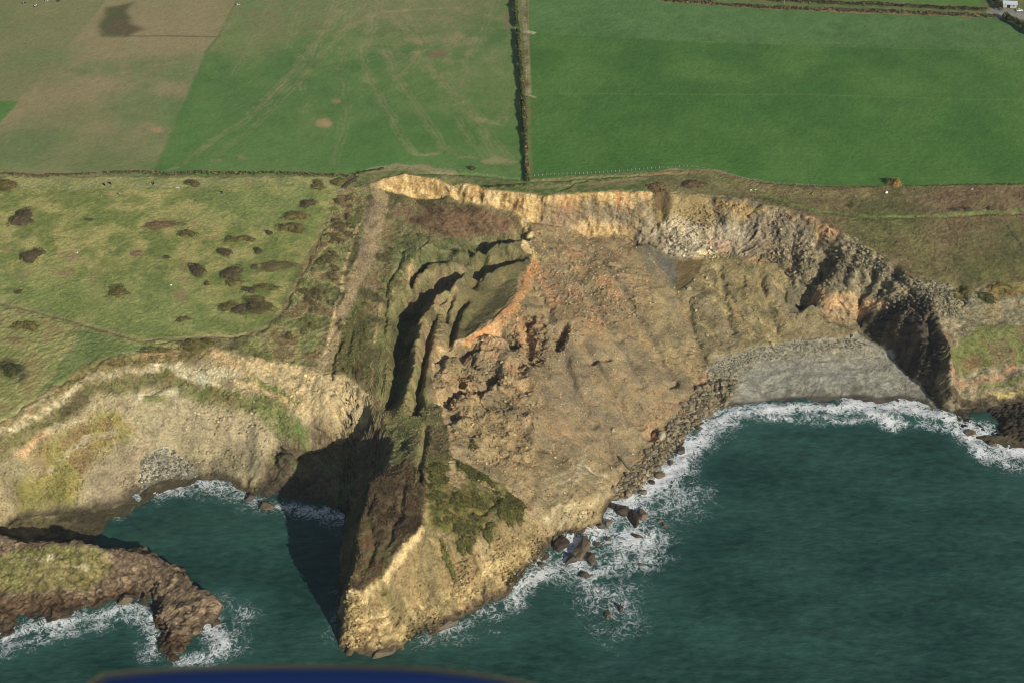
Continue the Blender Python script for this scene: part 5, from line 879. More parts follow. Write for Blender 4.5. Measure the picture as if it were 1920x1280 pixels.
# --- foliage
def foliage(name, pts, rad, hgt, dens, cols, seed, leaf=.55, wob=.4):
    """rough leafy mass along a line (or over a dome when the line is one point); returns verts, faces, colours"""
    r = np.random.default_rng(seed); V_, F_, C_ = [], [], []; b = 0; P2 = np.array(pts, float)
    if len(P2) == 1: n = int(dens*3.1*rad[0]*rad[1]); a = r.uniform(0, 6.283, n); q = np.sqrt(r.random(n)); wx = 1+.3*np.sin(a*2+seed)+.22*np.sin(a*3+seed*2)+.14*np.sin(a*7+seed); x = P2[0, 0]+rad[0]*q*np.cos(a)*wx; y = P2[0, 1]+rad[1]*q*np.sin(a)*wx; prof = np.sqrt(np.clip(1-q**2.4, 0, 1))
    else:
        seg = np.hypot(*np.diff(P2, axis=0).T); cu = np.concatenate([[0], np.cumsum(seg)]); n = int(dens*2*rad[0]*cu[-1]); t_ = r.uniform(0, cu[-1], n); x = np.interp(t_, cu, P2[:, 0]); y = np.interp(t_, cu, P2[:, 1]); o_ = r.uniform(-1, 1, n); k = np.minimum(np.searchsorted(cu, t_, 'right')-1, len(seg)-1); d_ = np.diff(P2, axis=0)/seg[:, None]
        wdt = rad[0]*(1+.35*np.sin(t_*.35+seed)+.25*np.sin(t_*.9)); x = x-d_[k, 1]*o_*wdt; y = y+d_[k, 0]*o_*wdt; prof = np.sqrt(np.clip(1-np.abs(o_)**2.5, 0, 1))
    hv = hgt*prof*(1-wob+2*wob*(.5+.5*fb2(x, y, 3.2, 3, seed)))*(.75+.5*vn2(x/9, y/9, seed)); gz = Hd(x, y)
    z = gz+hv*(1-.5*r.random(n)**2)
    c0 = np.array([A(c) for c in cols]); ci = np.clip(((vn2(x/2.5, y/2.5, seed+1)*.7+r.random(n)*.5)*len(cols)-.3).astype(int), 0, len(cols)-1); cc = c0[ci]*r.uniform(1., 1.75, (n, 1))
    nrm = r.normal(size=(n, 3)); nrm[:, 2] = np.abs(nrm[:, 2])+.6; nrm /= np.linalg.norm(nrm, axis=1)[:, None]; t1 = np.cross(nrm, r.normal(size=(n, 3))); t1 /= np.linalg.norm(t1, axis=1)[:, None]; t2 = np.cross(nrm, t1)
    s = leaf*r.uniform(.6, 1.4, (n, 1)); c = np.stack([x, y, z], 1)
    V_ = np.stack([c+t1*s, c+t2*s*.8, c-t1*s*.9, c-t2*s*.7], 1).reshape(-1, 3); F_ = [(4*i, 4*i+1, 4*i+2, 4*i+3) for i in range(n)]; C_ = np.repeat(cc, 4, 0)
    return V_, F_, C_
def dome(name, p, rx, ry, h_, dens, cols, seed, leaf):
    V_, F_, C_ = foliage(name, [p], (rx, ry), h_, dens, cols, seed, leaf); r = np.random.default_rng(seed+9); n = 14; k = len(V_); rings = [(.86, -.1), (.76, .45), (.56, .72), (.3, .86)]; cv = []
    for q, hq in rings:
        for i in range(n):
            a = i*6.283/n; wx = 1+.3*np.sin(a*2+seed)+.22*np.sin(a*3+seed*2)+.14*np.sin(a*7+seed); x = p[0]+rx*q*np.cos(a)*wx*.95; y = p[1]+ry*q*np.sin(a)*wx*.95; cv.append((x, y, ground_z(x, y)+h_*hq*(.75+.4*r.random())))
    cv.append((p[0], p[1], ground_z(*p)+h_*.85)); F_ = list(F_)+[(k+a_*n+i, k+a_*n+(i+1) % n, k+(a_+1)*n+(i+1) % n, k+(a_+1)*n+i) for a_ in range(3) for i in range(n)]+[(k+3*n+i, k+3*n+(i+1) % n, k+4*n) for i in range(n)]
    c0 = np.array([A(c) for c in cols]); cc = c0[r.integers(0, len(cols), len(cv))]*1.1; return np.concatenate([V_, np.array(cv)]), F_, np.concatenate([C_, cc])
def bush(u, v, rx, ry, h_, cols, label, cat='bush', group=None, name='bush', seed=0, leaf=.5, dens=5.):
    p = P(u, v); V_, F_, C_ = dome(name, p, rx, ry, h_, dens*2.6, cols, seed, leaf*.62); g = ground_z(*p); V_ = V_-np.array([p[0], p[1], g])
    o = link_mesh(name, V_, F_, LEAF, col=C_); o.location = (p[0], p[1], g); return tag(o, label, cat, group)
def hedge(pts, rad, h_, cols, label, seed=0, leaf=.6, dens=5., name='hedge', cat='hedge'):
    W = PP(pts); V_, F_, C_ = foliage(name, W, (rad,), h_, dens, cols, seed, leaf); o_ = np.array([W[0][0], W[0][1], ground_z(*W[0])]); o = link_mesh(name, V_-o_, F_, LEAF, col=C_); o.location = o_; return tag(o, label, cat)
HG = [(40,48,24),(52,60,28),(68,70,34),(92,84,44)]; HB_ = [(78,66,44),(96,80,54),(70,72,38),(112,94,62)]
GO = [(52,60,24),(70,74,30),(96,90,36),(44,54,24),(84,68,44)]; DK = [(70,62,46),(88,76,56),(60,58,40),(84,78,48)]; OL = [(92,86,44),(74,76,34),(112,98,54),(66,62,34)]
hedge([(962,-120),(965,-30),(967,22),(969,52)], 1.2, 3.8, HG, 'tall dark field hedge above the gate', 1, dens=11)
hedge([(971,60),(974,110),(978,160),(981,210),(984,255)], 1.15, 3.4, HG, 'tall dark field hedge below the gate, beside the farm track', 2, dens=11)
hedge([(984,255),(987,300),(990,345)], .8, 2.6, HG+[(150,124,88)], 'thinner lower end of the field hedge reaching the cliff path', 3, dens=11)
hedge([(-300,330),(-100,328),(0,327),(60,332),(120,331),(182,327)], .75, 1.6, HB_, 'brown hedgebank west of the gap above the pasture', 4)
hedge([(197,327),(260,325),(320,329),(380,326),(440,328),(520,327),(600,331),(655,334)], .9, 1.7, HB_+[(60,70,34)], 'long brown hedgebank east of the gap above the pasture', 5)
hedge([(660,330),(700,322),(720,319)], .6, 1.3, HG, 'short dark hedge where the bank meets the scarp corner', 6)
hedge([(672,336),(655,346),(643,356)], .8, 1.7, DK, 'short dark diagonal hedge by the pasture gate', 7)
hedge([(903,354),(925,352),(955,350),(988,348)], .5, 1.3, HG, 'low dark hedge line at the foot of the field hedge', 8)
hedge([(1240,2),(1330,8),(1450,17),(1600,21),(1760,27),(1868,32)], 1.3, 1.8, HB_, 'brown hedge across the far end of the green field', 9, leaf=.7)
hedge([(1380,-8),(1450,3),(1560,7),(1700,13),(1850,20)], 1.3, 2.2, HG+HB_[:1], 'darker hedge behind the brown one at the far field end', 10, leaf=.7)
hedge([(1830,-20),(1850,-6),(1868,8),(1876,22)], 1.8, 3.5, HG, 'dark hedge running up from the corner by the farmyard', 11, leaf=.7)
hedge([(1882,34),(1900,46),(1925,62),(1990,100),(2100,160)], 2.2, 4.5, HG, 'tall dark hedge below the farmyard at the right edge', 12, leaf=.8)
hedge([(1420,344),(1500,351),(1600,353),(1665,350)], .35, .7, HB_, 'low weedy bank under the green field, west of the orange bush', 13, leaf=.4)
hedge([(1700,350),(1800,348),(1920,347),(2200,346)], .5, .9, HB_, 'low weedy bank under the green field, east of the orange bush', 14, leaf=.4)
BL = [(42,412,8,6.5,2.2,DK,'large dark bramble mound nearest the left edge of the pasture'),(60,482,6,5,2.2,DK,'second dark bramble mound, below the large one at the left edge'),(302,423,9,4,.9,[(112,92,64),(96,80,56)],'wide flat brown mound in the upper pasture'),
 (353,440,4.2,3.4,1.6,OL,'round olive bush right of the flat brown mound'),(362,347,4,2.6,1.8,DK+OL,'dark bush close under the long hedgebank'),(12,350,7,5,2,OL,'olive bush in the top left corner of the pasture'),
 (597,350,4.6,3.6,1.6,OL,'round olive bush with a trodden ring near the pasture gate'),(633,344,4,2.6,1.8,OL,'olive bush beside the pasture gate'),(577,384,4,3.6,1.6,DK,'brown bush above the olive thicket'),
 (556,408,6,4,2,OL,'upper olive thicket beside the curved path'),(548,430,7,4.6,2.2,OL,'lower olive thicket beside the curved path'),(371,509,4.4,4.6,2,DK,'isolated dark bush in the middle of the pasture'),
 (221,547,6.5,4.4,1.0,OL,'straggly olive patch with fallen stems left of centre'),(436,515,6.5,5,2.0,OL+DK,'dark olive bush in the lower pasture, left of the big patch'),(438,532,4,2.6,1.4,OL,'small bush just under the dark olive one'),
 (436,452,3.6,2.2,1.4,OL,'left bush of the small olive pair'),(462,450,4.6,2.4,1.4,OL,'right bush of the small olive pair'),(422,475,4,3,1.4,DK,'small dark bush under the olive pair'),
 (486,576,9,6,1.9,DK+OL,'big dark bramble bush near the bend of the path'),(452,582,5,3.4,1.4,DK,'bush joined to the left of the big bramble'),(427,577,5,3.4,1.4,OL,'leftmost bush of the lower bramble row'),
 (520,500,9,5,1.,[(104,92,54),(84,84,44),(96,80,56)],'wide low scrub patch beside the path'),(500,540,6,3,1.1,OL,'low scrub between the wide patch and the big bramble'),(468,545,3.6,2.4,1.2,DK,'small bush left of the low scrub'),
 (484,472,2.6,2.2,1.,DK,'small brown bush below the olive pair, to the right'),(478,502,2.4,1.8,.8,DK,'tiny brown bush left of the wide scrub patch'),(255,476,3,2,.8,[(120,98,70),(104,84,60)],'small brown hummock in the middle of the pasture'),
 (343,600,3.4,2.2,.8,OL,'horseshoe shaped tuft in the lower pasture'),(312,483,1.8,1.4,.8,DK,'little brown tuft between two hummocks'),(167,413,2.4,1,.7,DK,'little dark tuft in the upper left pasture'),(504,438,2.2,2,.8,DK,'small brown tuft left of the thicket'),
 (388,533,1.6,1.6,.8,DK,'tiny dark tuft beside the brown patches'),(35,548,2.4,1.4,.6,DK,'tiny brown tuft low on the left of the pasture'),
 (368,648,9,3.4,1.6,OL,'low scrub where the path meets the cove cliff top'),(290,657,7,2,1.1,OL,'scrub fringe on the cove cliff top, to the left'),(50,612,6,4,1.4,OL,'olive bush seaward of the path at the left edge'),(22,694,5,5,1.4,HG,'dark green bush on the cliff slope at the left edge'),
 (1680,346,3.6,2.4,2.6,[(150,112,44),(120,96,40),(84,80,34)],'orange flowering bush on the bank under the green field'),(1668,344,3,2,2.2,HG,'dark bush beside the orange flowering one'),(1230,352,5,4,1.2,[(92,74,48),(110,90,60)],'left brown bush on the cliff brow'),(1298,348,5.5,4,1.4,[(84,68,44),(104,86,58)],'right brown bush on the cliff brow'),(1240,380,4,5,.9,[(96,78,50),(110,92,62)],'sparse brown bush hanging below the left one'),
 (1792,394,3.4,1.,.9,DK,'first low dark tuft above the cliff path'),(1815,394,3.4,1.,1.,DK,'second low dark tuft above the cliff path'),(1858,393,2.6,1.,.9,DK,'third low dark tuft above the cliff path'),(1597,387,3,1.4,.7,OL,'lone olive tuft in the heath above the path'),
 (1800,560,5,4,2.,OL,'bush at the seaward corner of the heath'),(1880,545,7,4,1.6,[(124,104,48),(92,92,40),(110,84,50)],'yellowish scrub above the right hand cliff'),(1850,560,5,3,1.4,HG,'green scrub left of the yellowish scrub'),
 (884,318,2.4,1.2,1.6,HG,'small dark bush at the fence west of the field hedge'),(990,-20,2,1.6,1.6,HG,'small bush beside the farm track at the top')]
for i, (u, v, rx_, ry_, h_, c_, lb) in enumerate(BL): bush(u, v, rx_, ry_, h_*1.35, c_, lb, seed=30+i, dens=6 if rx_ < 5 else 4.5, leaf=.42)
# gorse on the headland and scrub on the slipped ridge
gi = 0
def scatter(poly, n, sz, hh, cols, label, group, seed, name='gorse_bush', cat='bush'):
    global gi
    r = np.random.default_rng(seed); W = np.array(PP(poly)); k = 0
    while k < n:
        x = r.uniform(W[:, 0].min(), W[:, 0].max()); y = r.uniform(W[:, 1].min(), W[:, 1].max())
        if not inside(np.array([x]), np.array([y]), list(W))[0]: continue
        s = r.uniform(.6, 1.3)*sz; V_, F_, C_ = dome(name, (x, y), s, s*r.uniform(.7, 1), hh*r.uniform(.6, 1.2), 14, cols, 500+gi, .27); g = ground_z(x, y)
        o = link_mesh(name, V_-np.array([x, y, g]), F_, LEAF, col=C_); o.location = (x, y, g); tag(o, label, cat, group); k += 1; gi += 1
scatter([(860,872),(885,880),(925,900),(985,940),(975,965),(945,978),(935,950),(925,920),(895,900)], 34, 2.6, 1.6, GO, 'yellow green gorse bush on the upper right of the headland hollow', 'gorse round the headland hollow', 60)
scatter([(800,930),(860,925),(900,925),(905,960),(890,995),(840,990),(800,985)], 34, 2.6, 1.5, GO, 'gorse bush on the left side of the headland hollow', 'gorse on the left of the headland hollow', 61)
scatter([(802,865),(838,868),(835,900),(805,920)], 12, 2.2, 1.3, GO, 'gorse bush north of the hollow by the bare path', 'gorse north of the headland hollow', 62)
scatter([(905,985),(935,980),(925,1010),(905,1015)], 5, 2, 1.1, GO, 'small gorse bush just below the headland hollow', 'gorse below the headland hollow', 63)
scatter([(870,825),(900,835),(890,845)], 4, 2, 1.1, GO, 'small gorse bush on the landslip above the headland', 'gorse on the lower landslip', 67)
scatter([(640,360),(690,360),(660,480),(610,600),(560,640),(520,640),(560,560),(600,470)], 55, 2.2, 1.1, OL+HB_, 'low bramble bush on the rough slope between path and bare strip', 'brambles on the rough western slope', 64, 'bramble_bush')
scatter([(740,440),(830,450),(950,448),(860,475),(780,500),(735,560),(715,550)], 45, 2.0, .9, [(84,96,46),(70,84,40),(104,104,60)], 'green bracken clump on the slipped ridge', 'bracken on the slipped ridge', 65, 'bracken_clump')
scatter([(630,600),(695,560),(690,720),(640,700)], 32, 2.0, .9, OL+[(84,96,46)], 'bramble bush between the bare strip and the cream edge', 'brambles above the cove', 66, 'bramble_bush')
for i, (u, v, lb) in enumerate([(833,1034,'round gorse bush alone in the middle of the headland face'),(866,1022,'left gorse bush of the pair under the hollow'),(882,1016,'right gorse bush of the pair under the hollow'),(722,1110,'small green bush low on the headland face near its tip'),(842,1064,'dark small bush below the round gorse bush'),(965,1085,'low green tuft at the pale sea cliff foot')]):
    bush(u, v, 2.6, 2.4, 1.2, GO, lb, seed=400+i, leaf=.4, name='gorse_bush')

# --- fences, gates
wood = mat_col('weathered wood', [(140,134,114),(168,162,140)], bs=8, bump=.01); steel = mat_col('galvanised metal', [(170,174,176),(196,200,200)], bs=8, bump=0, rough=.5, metal=.3)
def box(v0, v1):
    x0, y0, z0 = v0; x1, y1, z1 = v1
    return [(x0,y0,z0),(x1,y0,z0),(x1,y1,z0),(x0,y1,z0),(x0,y0,z1),(x1,y0,z1),(x1,y1,z1),(x0,y1,z1)], [(0,3,2,1),(4,5,6,7),(0,1,5,4),(1,2,6,5),(2,3,7,6),(3,0,4,7)]
def post_mesh(h_, w_):
    v, f = box((-w_, -w_, -.4), (w_, w_, h_)); v.append((0, 0, h_+w_)); f = [q for q in f if q != (4,5,6,7)]+[(4,5,8),(5,6,8),(6,7,8),(7,4,8)]
    me = bpy.data.meshes.new('post'); me.from_pydata(v, [], f); me.materials.append(wood); return me
def fence(pts, step, h_, w_, label):
    W = np.array(PP(pts)); seg = np.hypot(*np.diff(W, axis=0).T); cu = np.concatenate([[0], np.cumsum(seg)]); ts = np.arange(0, cu[-1], step)
    root = empty('post_fence', (W[0][0], W[0][1], ground_z(*W[0]))); tag(root, label, 'fence'); me = post_mesh(h_, w_); o0 = np.array(root.location); top = []
    for t_ in ts[:98]:
        x, y = np.interp(t_, cu, W[:, 0]), np.interp(t_, cu, W[:, 1]); x += random.uniform(-.08, .08); z = ground_z(x, y); p = bpy.data.objects.new('post', me); COL.objects.link(p); p.parent = root; p.location = (x-o0[0], y-o0[1], z-o0[2]); p.rotation_euler = (random.uniform(-.05, .05), random.uniform(-.05, .05), random.uniform(0, 1)); p.scale = (1, 1, random.uniform(.9, 1.12)); top.append((x-o0[0], y-o0[1], z-o0[2]))
    v, f = [], []
    for hh in (.5, .8, h_-.12):
        for a, b in zip(top[:-1], top[1:]):
            k = len(v); v += [(a[0], a[1], a[2]+hh), (b[0], b[1], b[2]+hh), (b[0], b[1]+.02, b[2]+hh+.02), (a[0], a[1]+.02, a[2]+hh+.02), (a[0], a[1]-.02, a[2]+hh+.02), (b[0], b[1]-.02, b[2]+hh+.02)]; f += [(k, k+1, k+2, k+3), (k, k+4, k+5, k+1), (k+3, k+2, k+5, k+4)]
    link_mesh('wire', v, f, steel, root)
fence([(1002,331),(1030,329),(1100,327),(1160,323),(1220,318),(1292,314)], 2.35, 1.2, .11, 'pale post fence between the bright green field and the cliff path')
fence([(1296,314),(1340,322),(1400,338),(1450,345),(1540,350)], 3.4, 1.1, .07, 'sparse post fence continuing along the heath edge, past the bend')
fence([(655,330),(700,318),(757,307),(800,312),(850,320),(900,328),(982,340)], 3.2, 1.15, .07, 'thin post fence above the scarp on the left of the hedge')
def gate(u, v, L, rz, label):
    p = P(u, v); root = empty('field_gate', (p[0], p[1], ground_z(*p)), rz); tag(root, label, 'gate')
    for s in (0, L):
        v_, f_ = box((s-.1, -.1, -.3), (s+.1, .1, 1.5)); link_mesh('gate_post', v_, f_, wood, root)
    v_, f_ = [], []
    for hh in (.25, .5, .75, 1.0, 1.25):
        a, b = box((.1, -.035, hh-.04), (L-.1, .035, hh+.04)); k = len(v_); v_ += a; f_ += [tuple(i+k for i in q) for q in b]
    for s in (.12, L/2, L-.17):
        a, b = box((s, .037, .2), (s+.06, .08, 1.32)); k = len(v_); v_ += a; f_ += [tuple(i+k for i in q) for q in b]
    link_mesh('bars', v_, f_, steel, root)
gate(966, 57, 4.0, .05, 'pale metal gate in the tall field hedge beside the track'); gate(634, 357, 3.2, -.15, 'pale metal gate at the corner of the pasture')

# --- cows
def cow_mats(n, dark):
    m = bpy.data.materials.new(n); m.use_nodes = True; t = m.node_tree; b = t.nodes['Principled BSDF']; tc = t.nodes.new('ShaderNodeTexCoord'); nn = t.nodes.new('ShaderNodeTexNoise'); nn.inputs['Scale'].default_value = 1.3; nn.inputs['Detail'].default_value = 1; t.links.new(tc.outputs['Object'], nn.inputs['Vector'])
    oi = t.nodes.new('ShaderNodeObjectInfo'); va = t.nodes.new('ShaderNodeVectorMath'); t.links.new(tc.outputs['Object'], va.inputs[0]); cb = t.nodes.new('ShaderNodeCombineXYZ'); mu = t.nodes.new('ShaderNodeMath'); mu.operation = 'MULTIPLY'; mu.inputs[1].default_value = 37; t.links.new(oi.outputs['Random'], mu.inputs[0]); t.links.new(mu.outputs[0], cb.inputs[0]); t.links.new(cb.outputs[0], va.inputs[1]); t.links.new(va.outputs[0], nn.inputs['Vector'])
    cr = t.nodes.new('ShaderNodeValToRGB'); cr.color_ramp.interpolation = 'CONSTANT'; cr.color_ramp.elements[0].color = (.012, .011, .011, 1); cr.color_ramp.elements[1].position = dark; cr.color_ramp.elements[1].color = (.72, .70, .66, 1); t.links.new(nn.outputs['Fac'], cr.inputs[0]); t.links.new(cr.outputs[0], b.inputs['Base Color']); b.inputs['Roughness'].default_value = .8; return m
CM = [cow_mats('black cow coat', .62), cow_mats('patched cow coat', .5), cow_mats('white cow coat', .38)]
def cow_mesh(head_down, mat, lie=False):
    J = {}; E = []; Rr = []; Vv = []
    def add(p, r_, par=None):
        Vv.append(p); Rr.append(r_); i = len(Vv)-1
        if par is not None: E.append((par, i))
        return i
    z0 = .95
    hip = add((-.35, 0, z0), (.36, .38)); mid = add((.15, 0, z0-.04), (.36, .42), hip); sh = add((.65, 0, z0), (.30, .38), mid); rump = add((-.78, 0, z0+.02), (.28, .30), hip)
    nk = add((1.0, 0, z0+(.02 if head_down else .2)), (.17, .22), sh); hd = add((1.3, .03, z0-(.42 if head_down else -.38)), (.14, .15), nk); mz = add((1.5 if not head_down else 1.42, .04, z0-(.72 if head_down else -.22)), (.09, .09), hd)
    for s in (-1, 1): add((1.24, .2*s, z0-(.3 if head_down else -.46)), (.03, .07), hd)
    t0 = add((-.98, 0, z0+.1), (.04, .04), rump); t1 = add((-1.05, 0, z0-.3), (.03, .03), t0); add((-1.04, 0, z0-.6), (.05, .05), t1)
    for bx, par, ps in ((-.62, rump, (-.10, -.02)), (.62, sh, (.02, -.02))):
        for s in (-1, 1):
            k = add((bx, .2*s, z0-.25), (.13, .13), par); k = add((bx+ps[0], .21*s, z0-.5), (.075, .08), k); k = add((bx+ps[1], .21*s, .12), (.05, .05), k); add((bx+ps[1]+.05, .21*s, 0.03), (.06, .06), k)
    me = bpy.data.meshes.new('cow'); me.from_pydata(Vv, E, []); o = bpy.data.objects.new('cow', me); COL.objects.link(o); md = o.modifiers.new('Skin', 'SKIN'); md.use_smooth_shade = True
    for i, r_ in enumerate(Rr): me.skin_vertices[0].data[i].radius = r_
    me.skin_vertices[0].data[0].use_root = True; sb = o.modifiers.new('Sub', 'SUBSURF'); sb.levels = sb.render_levels = 1
    me.materials.append(mat); return o
protos = {}
for u, v, rz, m_, hdn, lb in [(196,349,2.2,0,1,'left one of two black cows together near the hedgebank'),(207,347,2.5,0,1,'right one of two black cows together near the hedgebank'),(225,366,2.6,1,1,'black and white cow grazing below the two black cows'),(289,348,1.9,0,0,'black cow standing alone under the hedgebank gap'),(334,355,2.8,2,1,'mostly white cow right of the lone black cow'),(417,364,2.2,0,1,'black cow farthest right in the pasture'),
 (45,8,.4,0,1,'black cow on its own in the top left field'),(67,13,.8,0,1,'small dark cow below the top left group'),(88,3,2.9,1,1,'black and white cow at the top edge of the field'),(97,-1,.3,0,1,'black cow behind the patched one at the top edge'),(109,4,0.1,0,1,'black cow right of the patched one at the top edge'),(446,11,.3,2,1,'white and black cow alone on the field boundary at the top')]:
    key = (m_, hdn)
    if key not in protos: o = cow_mesh(hdn, CM[m_]); protos[key] = o
    else: o = protos[key].copy(); COL.objects.link(o)
    p = P(u, v); o.location = (p[0], p[1], ground_z(*p)+.05); o.rotation_euler = (0, 0, rz); o.scale = (1.1, 1.1, 1.1); tag(o, lb, 'cow', 'cows grazing in the fields')

# --- farmyard corner
roofm = mat_col('blue grey sheet roof', [(150,168,190),(176,190,206)], bs=1, bump=.02, rough=.5); wallm = mat_col('rendered wall', [(170,166,156),(196,192,182)], bs=2); darkm = mat_col('dark opening', [(30,30,32),(44,44,46)], bs=2); glass = mat_col('car glass', [(22,26,30),(34,38,44)], bs=2, rough=.15, spec=.6); white = mat_col('white car paint', [(214,214,212),(228,228,226)], bs=2, bump=0, rough=.35, spec=.5); tyre = mat_col('rubber', [(20,20,20),(34,34,34)], bs=4)
def shed(u, v, L, Wd, Hh, rz, label):
    p = P(u, v); root = empty('farm_shed', (p[0], p[1], ground_z(*p)), rz); tag(root, label, 'shed')
    v_, f_ = box((0, 0, -.5), (L, Wd, Hh)); v_ += [(0, Wd/2, Hh+1.1), (L, Wd/2, Hh+1.1)]; f_ = [q for q in f_ if q != (4,5,6,7)]+[(4,8,7),(5,6,9),(4,5,9,8),(7,8,9,6)]; link_mesh('wall', v_, f_, wallm, root)
    rv, rf = [], []
    for a, b in (((-.4, -.4), (Wd/2, 1.1+.12)), ((Wd/2, 1.12), (Wd+.4, -.4+.0))):
        k = len(rv); y0, z0 = a; y1, z1 = b
        if y0 < 0: z0 = -.1
        else: z1 = -.1
        rv += [(-.4, y0, Hh+z0), (L+.4, y0, Hh+z0), (L+.4, y1, Hh+z1), (-.4, y1, Hh+z1), (-.4, y0, Hh+z0+.12), (L+.4, y0, Hh+z0+.12), (L+.4, y1, Hh+z1+.12), (-.4, y1, Hh+z1+.12)]; rf += [tuple(i+k for i in q) for q in [(0,3,2,1),(4,5,6,7),(0,1,5,4),(1,2,6,5),(2,3,7,6),(3,0,4,7)]]
    link_mesh('roof', rv, rf, roofm, root)
    v_, f_ = box((L*.3, -.04, 0), (L*.3+2.2, -.003, 2.1)); link_mesh('door', v_, f_, darkm, root); v_, f_ = box((L*.7, -.04, 1.1), (L*.7+1.2, -.003, 2.0)); link_mesh('window', v_, f_, glass, root)
shed(1880, 14, 9, 5, 2.6, -.12, 'low shed with pale blue grey roof in the top right corner'); shed(1426, 1, 4, 3, 2.3, .1, 'small pale hut behind the far hedge')
def car(u, v, rz):
    p = P(u, v); root = empty('parked_car', (p[0], p[1], ground_z(*p)+.1), rz); tag(root, 'white car parked beside the blue grey shed', 'car')
    prof = [(-2.1,.35),(-2.15,.8),(-1.9,.95),(-1.45,1.02),(-1.0,1.42),(.5,1.45),(1.15,1.0),(1.95,.85),(2.15,.6),(2.1,.35)]; n = len(prof); v_, f_ = [], []
    for y, k in ((-.85, 1), (-.78, 1), (.78, 1), (.85, 1)): v_ += [(x, y*(.86 if z > 1.1 else 1), z-(.04 if abs(y) > .8 else 0)) for x, z in prof]
    for s in range(3): f_ += [(s*n+i, s*n+(i+1) % n, (s+1)*n+(i+1) % n, (s+1)*n+i) for i in range(n)]
    f_ += [tuple(range(n))[::-1], tuple(range(3*n, 4*n))]; link_mesh('body', v_, f_, white, root)
    for sgn in (-1, 1):
        y0 = .76*sgn; v_ = [(-1.3,.87*sgn,1.03),(1.0,.87*sgn,1.03),(.45,y0,1.38),(-.95,y0,1.38)]; link_mesh('side_window', v_+[(a, b+.012*sgn, c) for a, b, c in v_], [(0,1,2,3),(4,7,6,5),(0,4,5,1),(1,5,6,2),(2,6,7,3),(3,7,4,0)], glass, root)
        for x in (-1.35, 1.35):
            c = [(x+.33*math.cos(a), .0, .3+.33*math.sin(a)) for a in np.linspace(0, 6.28, 13)[:-1]]; v_ = [(a, .72*sgn, z) for a, _, z in c]+[(a, .9*sgn, z) for a, _, z in c]; link_mesh('wheel', v_, [tuple(range(12)), tuple(range(12, 24))[::-1]]+[(i, (i+1) % 12, 12+(i+1) % 12, 12+i) for i in range(12)], tyre, root)
    for nm, (xa, za), (xb, zb) in (('windscreen', (1.15, 1.03), (.55, 1.45)), ('rear_window', (-1.42, 1.06), (-1.02, 1.42))):
        d = .02 if xa > 0 else -.02; v_ = [(xa+d,-.62,za),(xa+d,.62,za),(xb+d,.55,zb),(xb+d,-.55,zb)]; link_mesh(nm, v_+[(a+d, b, c+.01) for a, b, c in v_], [(0,1,2,3),(4,7,6,5),(0,4,5,1),(1,5,6,2),(2,6,7,3),(3,7,4,0)], glass, root)
car(1911, 21, .25)
def pole(u, v, h_, label):
    p = P(u, v); root = empty('utility_pole', (p[0], p[1], ground_z(*p))); tag(root, label, 'pole'); c = [(math.cos(a), math.sin(a)) for a in np.linspace(0, 6.28, 9)[:-1]]
    v_ = [(x*.16, y*.16, -.3) for x, y in c]+[(x*.1, y*.1, h_) for x, y in c]; link_mesh('shaft', v_, [(i, (i+1) % 8, 8+(i+1) % 8, 8+i) for i in range(8)]+[tuple(range(8, 16))], wood, root)
    v_, f_ = box((-.8, .1, h_-.6), (.8, .2, h_-.45)); link_mesh('crossarm', v_, f_, wood, root)
pole(1470, 8, 6, 'wooden pole by the far hedge near the small hut'); pole(1882, 20, 6, 'wooden pole at the farmyard corner')

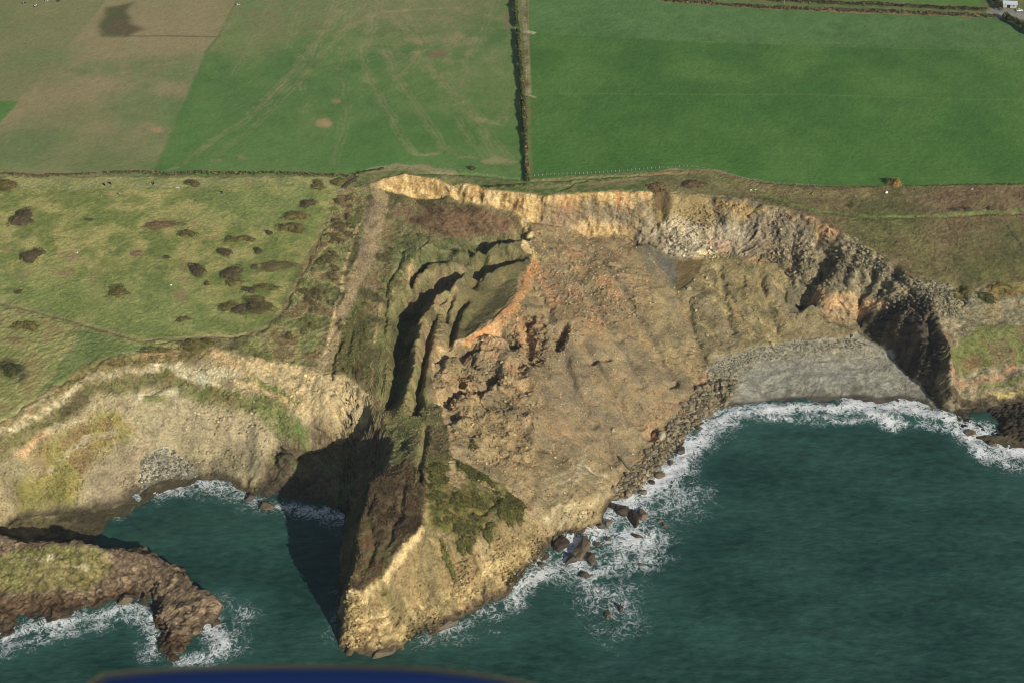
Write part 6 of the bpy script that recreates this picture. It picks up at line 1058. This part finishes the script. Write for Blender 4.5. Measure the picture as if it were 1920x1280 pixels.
# --- edge of the aircraft the picture was taken from, just below the lens
blue = bpy.data.materials.new('blue paint'); blue.use_nodes = True; t = blue.node_tree; b = t.nodes['Principled BSDF']; tc = t.nodes.new('ShaderNodeTexCoord'); n = t.nodes.new('ShaderNodeTexNoise'); n.inputs['Scale'].default_value = 6; t.links.new(tc.outputs['Object'], n.inputs['Vector']); cr = t.nodes.new('ShaderNodeValToRGB'); cr.color_ramp.elements[0].color = (.005,.016,.075,1); cr.color_ramp.elements[1].color = (.008,.022,.10,1); t.links.new(n.outputs['Fac'], cr.inputs[0]); t.links.new(cr.outputs[0], b.inputs['Base Color']); b.inputs['Roughness'].default_value = .35; b.inputs['Coat Weight'].default_value = .3
D0 = 1.7; RT = np.array([1., 0, 0])
def cw(u, v, d): q = ray(u, v); return np.array([0, 0, CAM_H])+q*d
top = [(140,1340),(152,1292),(166,1268),(192,1253),(250,1246),(330,1241),(420,1238),(520,1236),(640,1236),(740,1238),(820,1243),(880,1250),(940,1259),(1000,1272),(1060,1290),(1130,1330)]
org = cw(600, 1300, D0); verts, faces = [], []
layers = [(0, 26), (.02, 8), (.06, 0), (.30, 0), (.36, 10), (.40, 40)]
for dz_, dn_ in layers:
    for u, v in top: verts.append(cw(u+(600-u)*dn_*.002, v+5+dn_+dz_*60, D0+dz_)-org)
    for u, v in top[::-1]: verts.append(cw(u+(600-u)*dn_*.002, 1700-dn_*.3, D0+dz_)-org)
n = len(top)*2
for s in range(len(layers)-1): faces += [(s*n+i, s*n+(i+1) % n, (s+1)*n+(i+1) % n, (s+1)*n+i) for i in range(n)]
faces += [tuple(range(n))[::-1], tuple(range((len(layers)-1)*n, len(layers)*n))]
o = link_mesh('aircraft_fuselage', verts, faces, blue, smooth=True); o.location = org; tag(o, 'out of focus dark blue curved edge of the aircraft below the camera', 'aircraft')

# --- the air between the lens and the far fields
hz = bpy.data.materials.new('thin air'); hz.use_nodes = True; t = hz.node_tree; t.nodes.remove(t.nodes['Principled BSDF']); pv = t.nodes.new('ShaderNodeVolumePrincipled'); pv.inputs['Color'].default_value = (.72, .80, .92, 1); pv.inputs['Density'].default_value = .00007; pv.inputs['Anisotropy'].default_value = .3
t.links.new(pv.outputs[0], t.nodes['Material Output'].inputs['Volume']); v_, f_ = box((-5000, -3500, -16), (5000, 4000, 560)); o = link_mesh('haze', v_, f_, hz); tag(o, 'thin bluish air haze over the far fields', 'haze', kind='stuff')
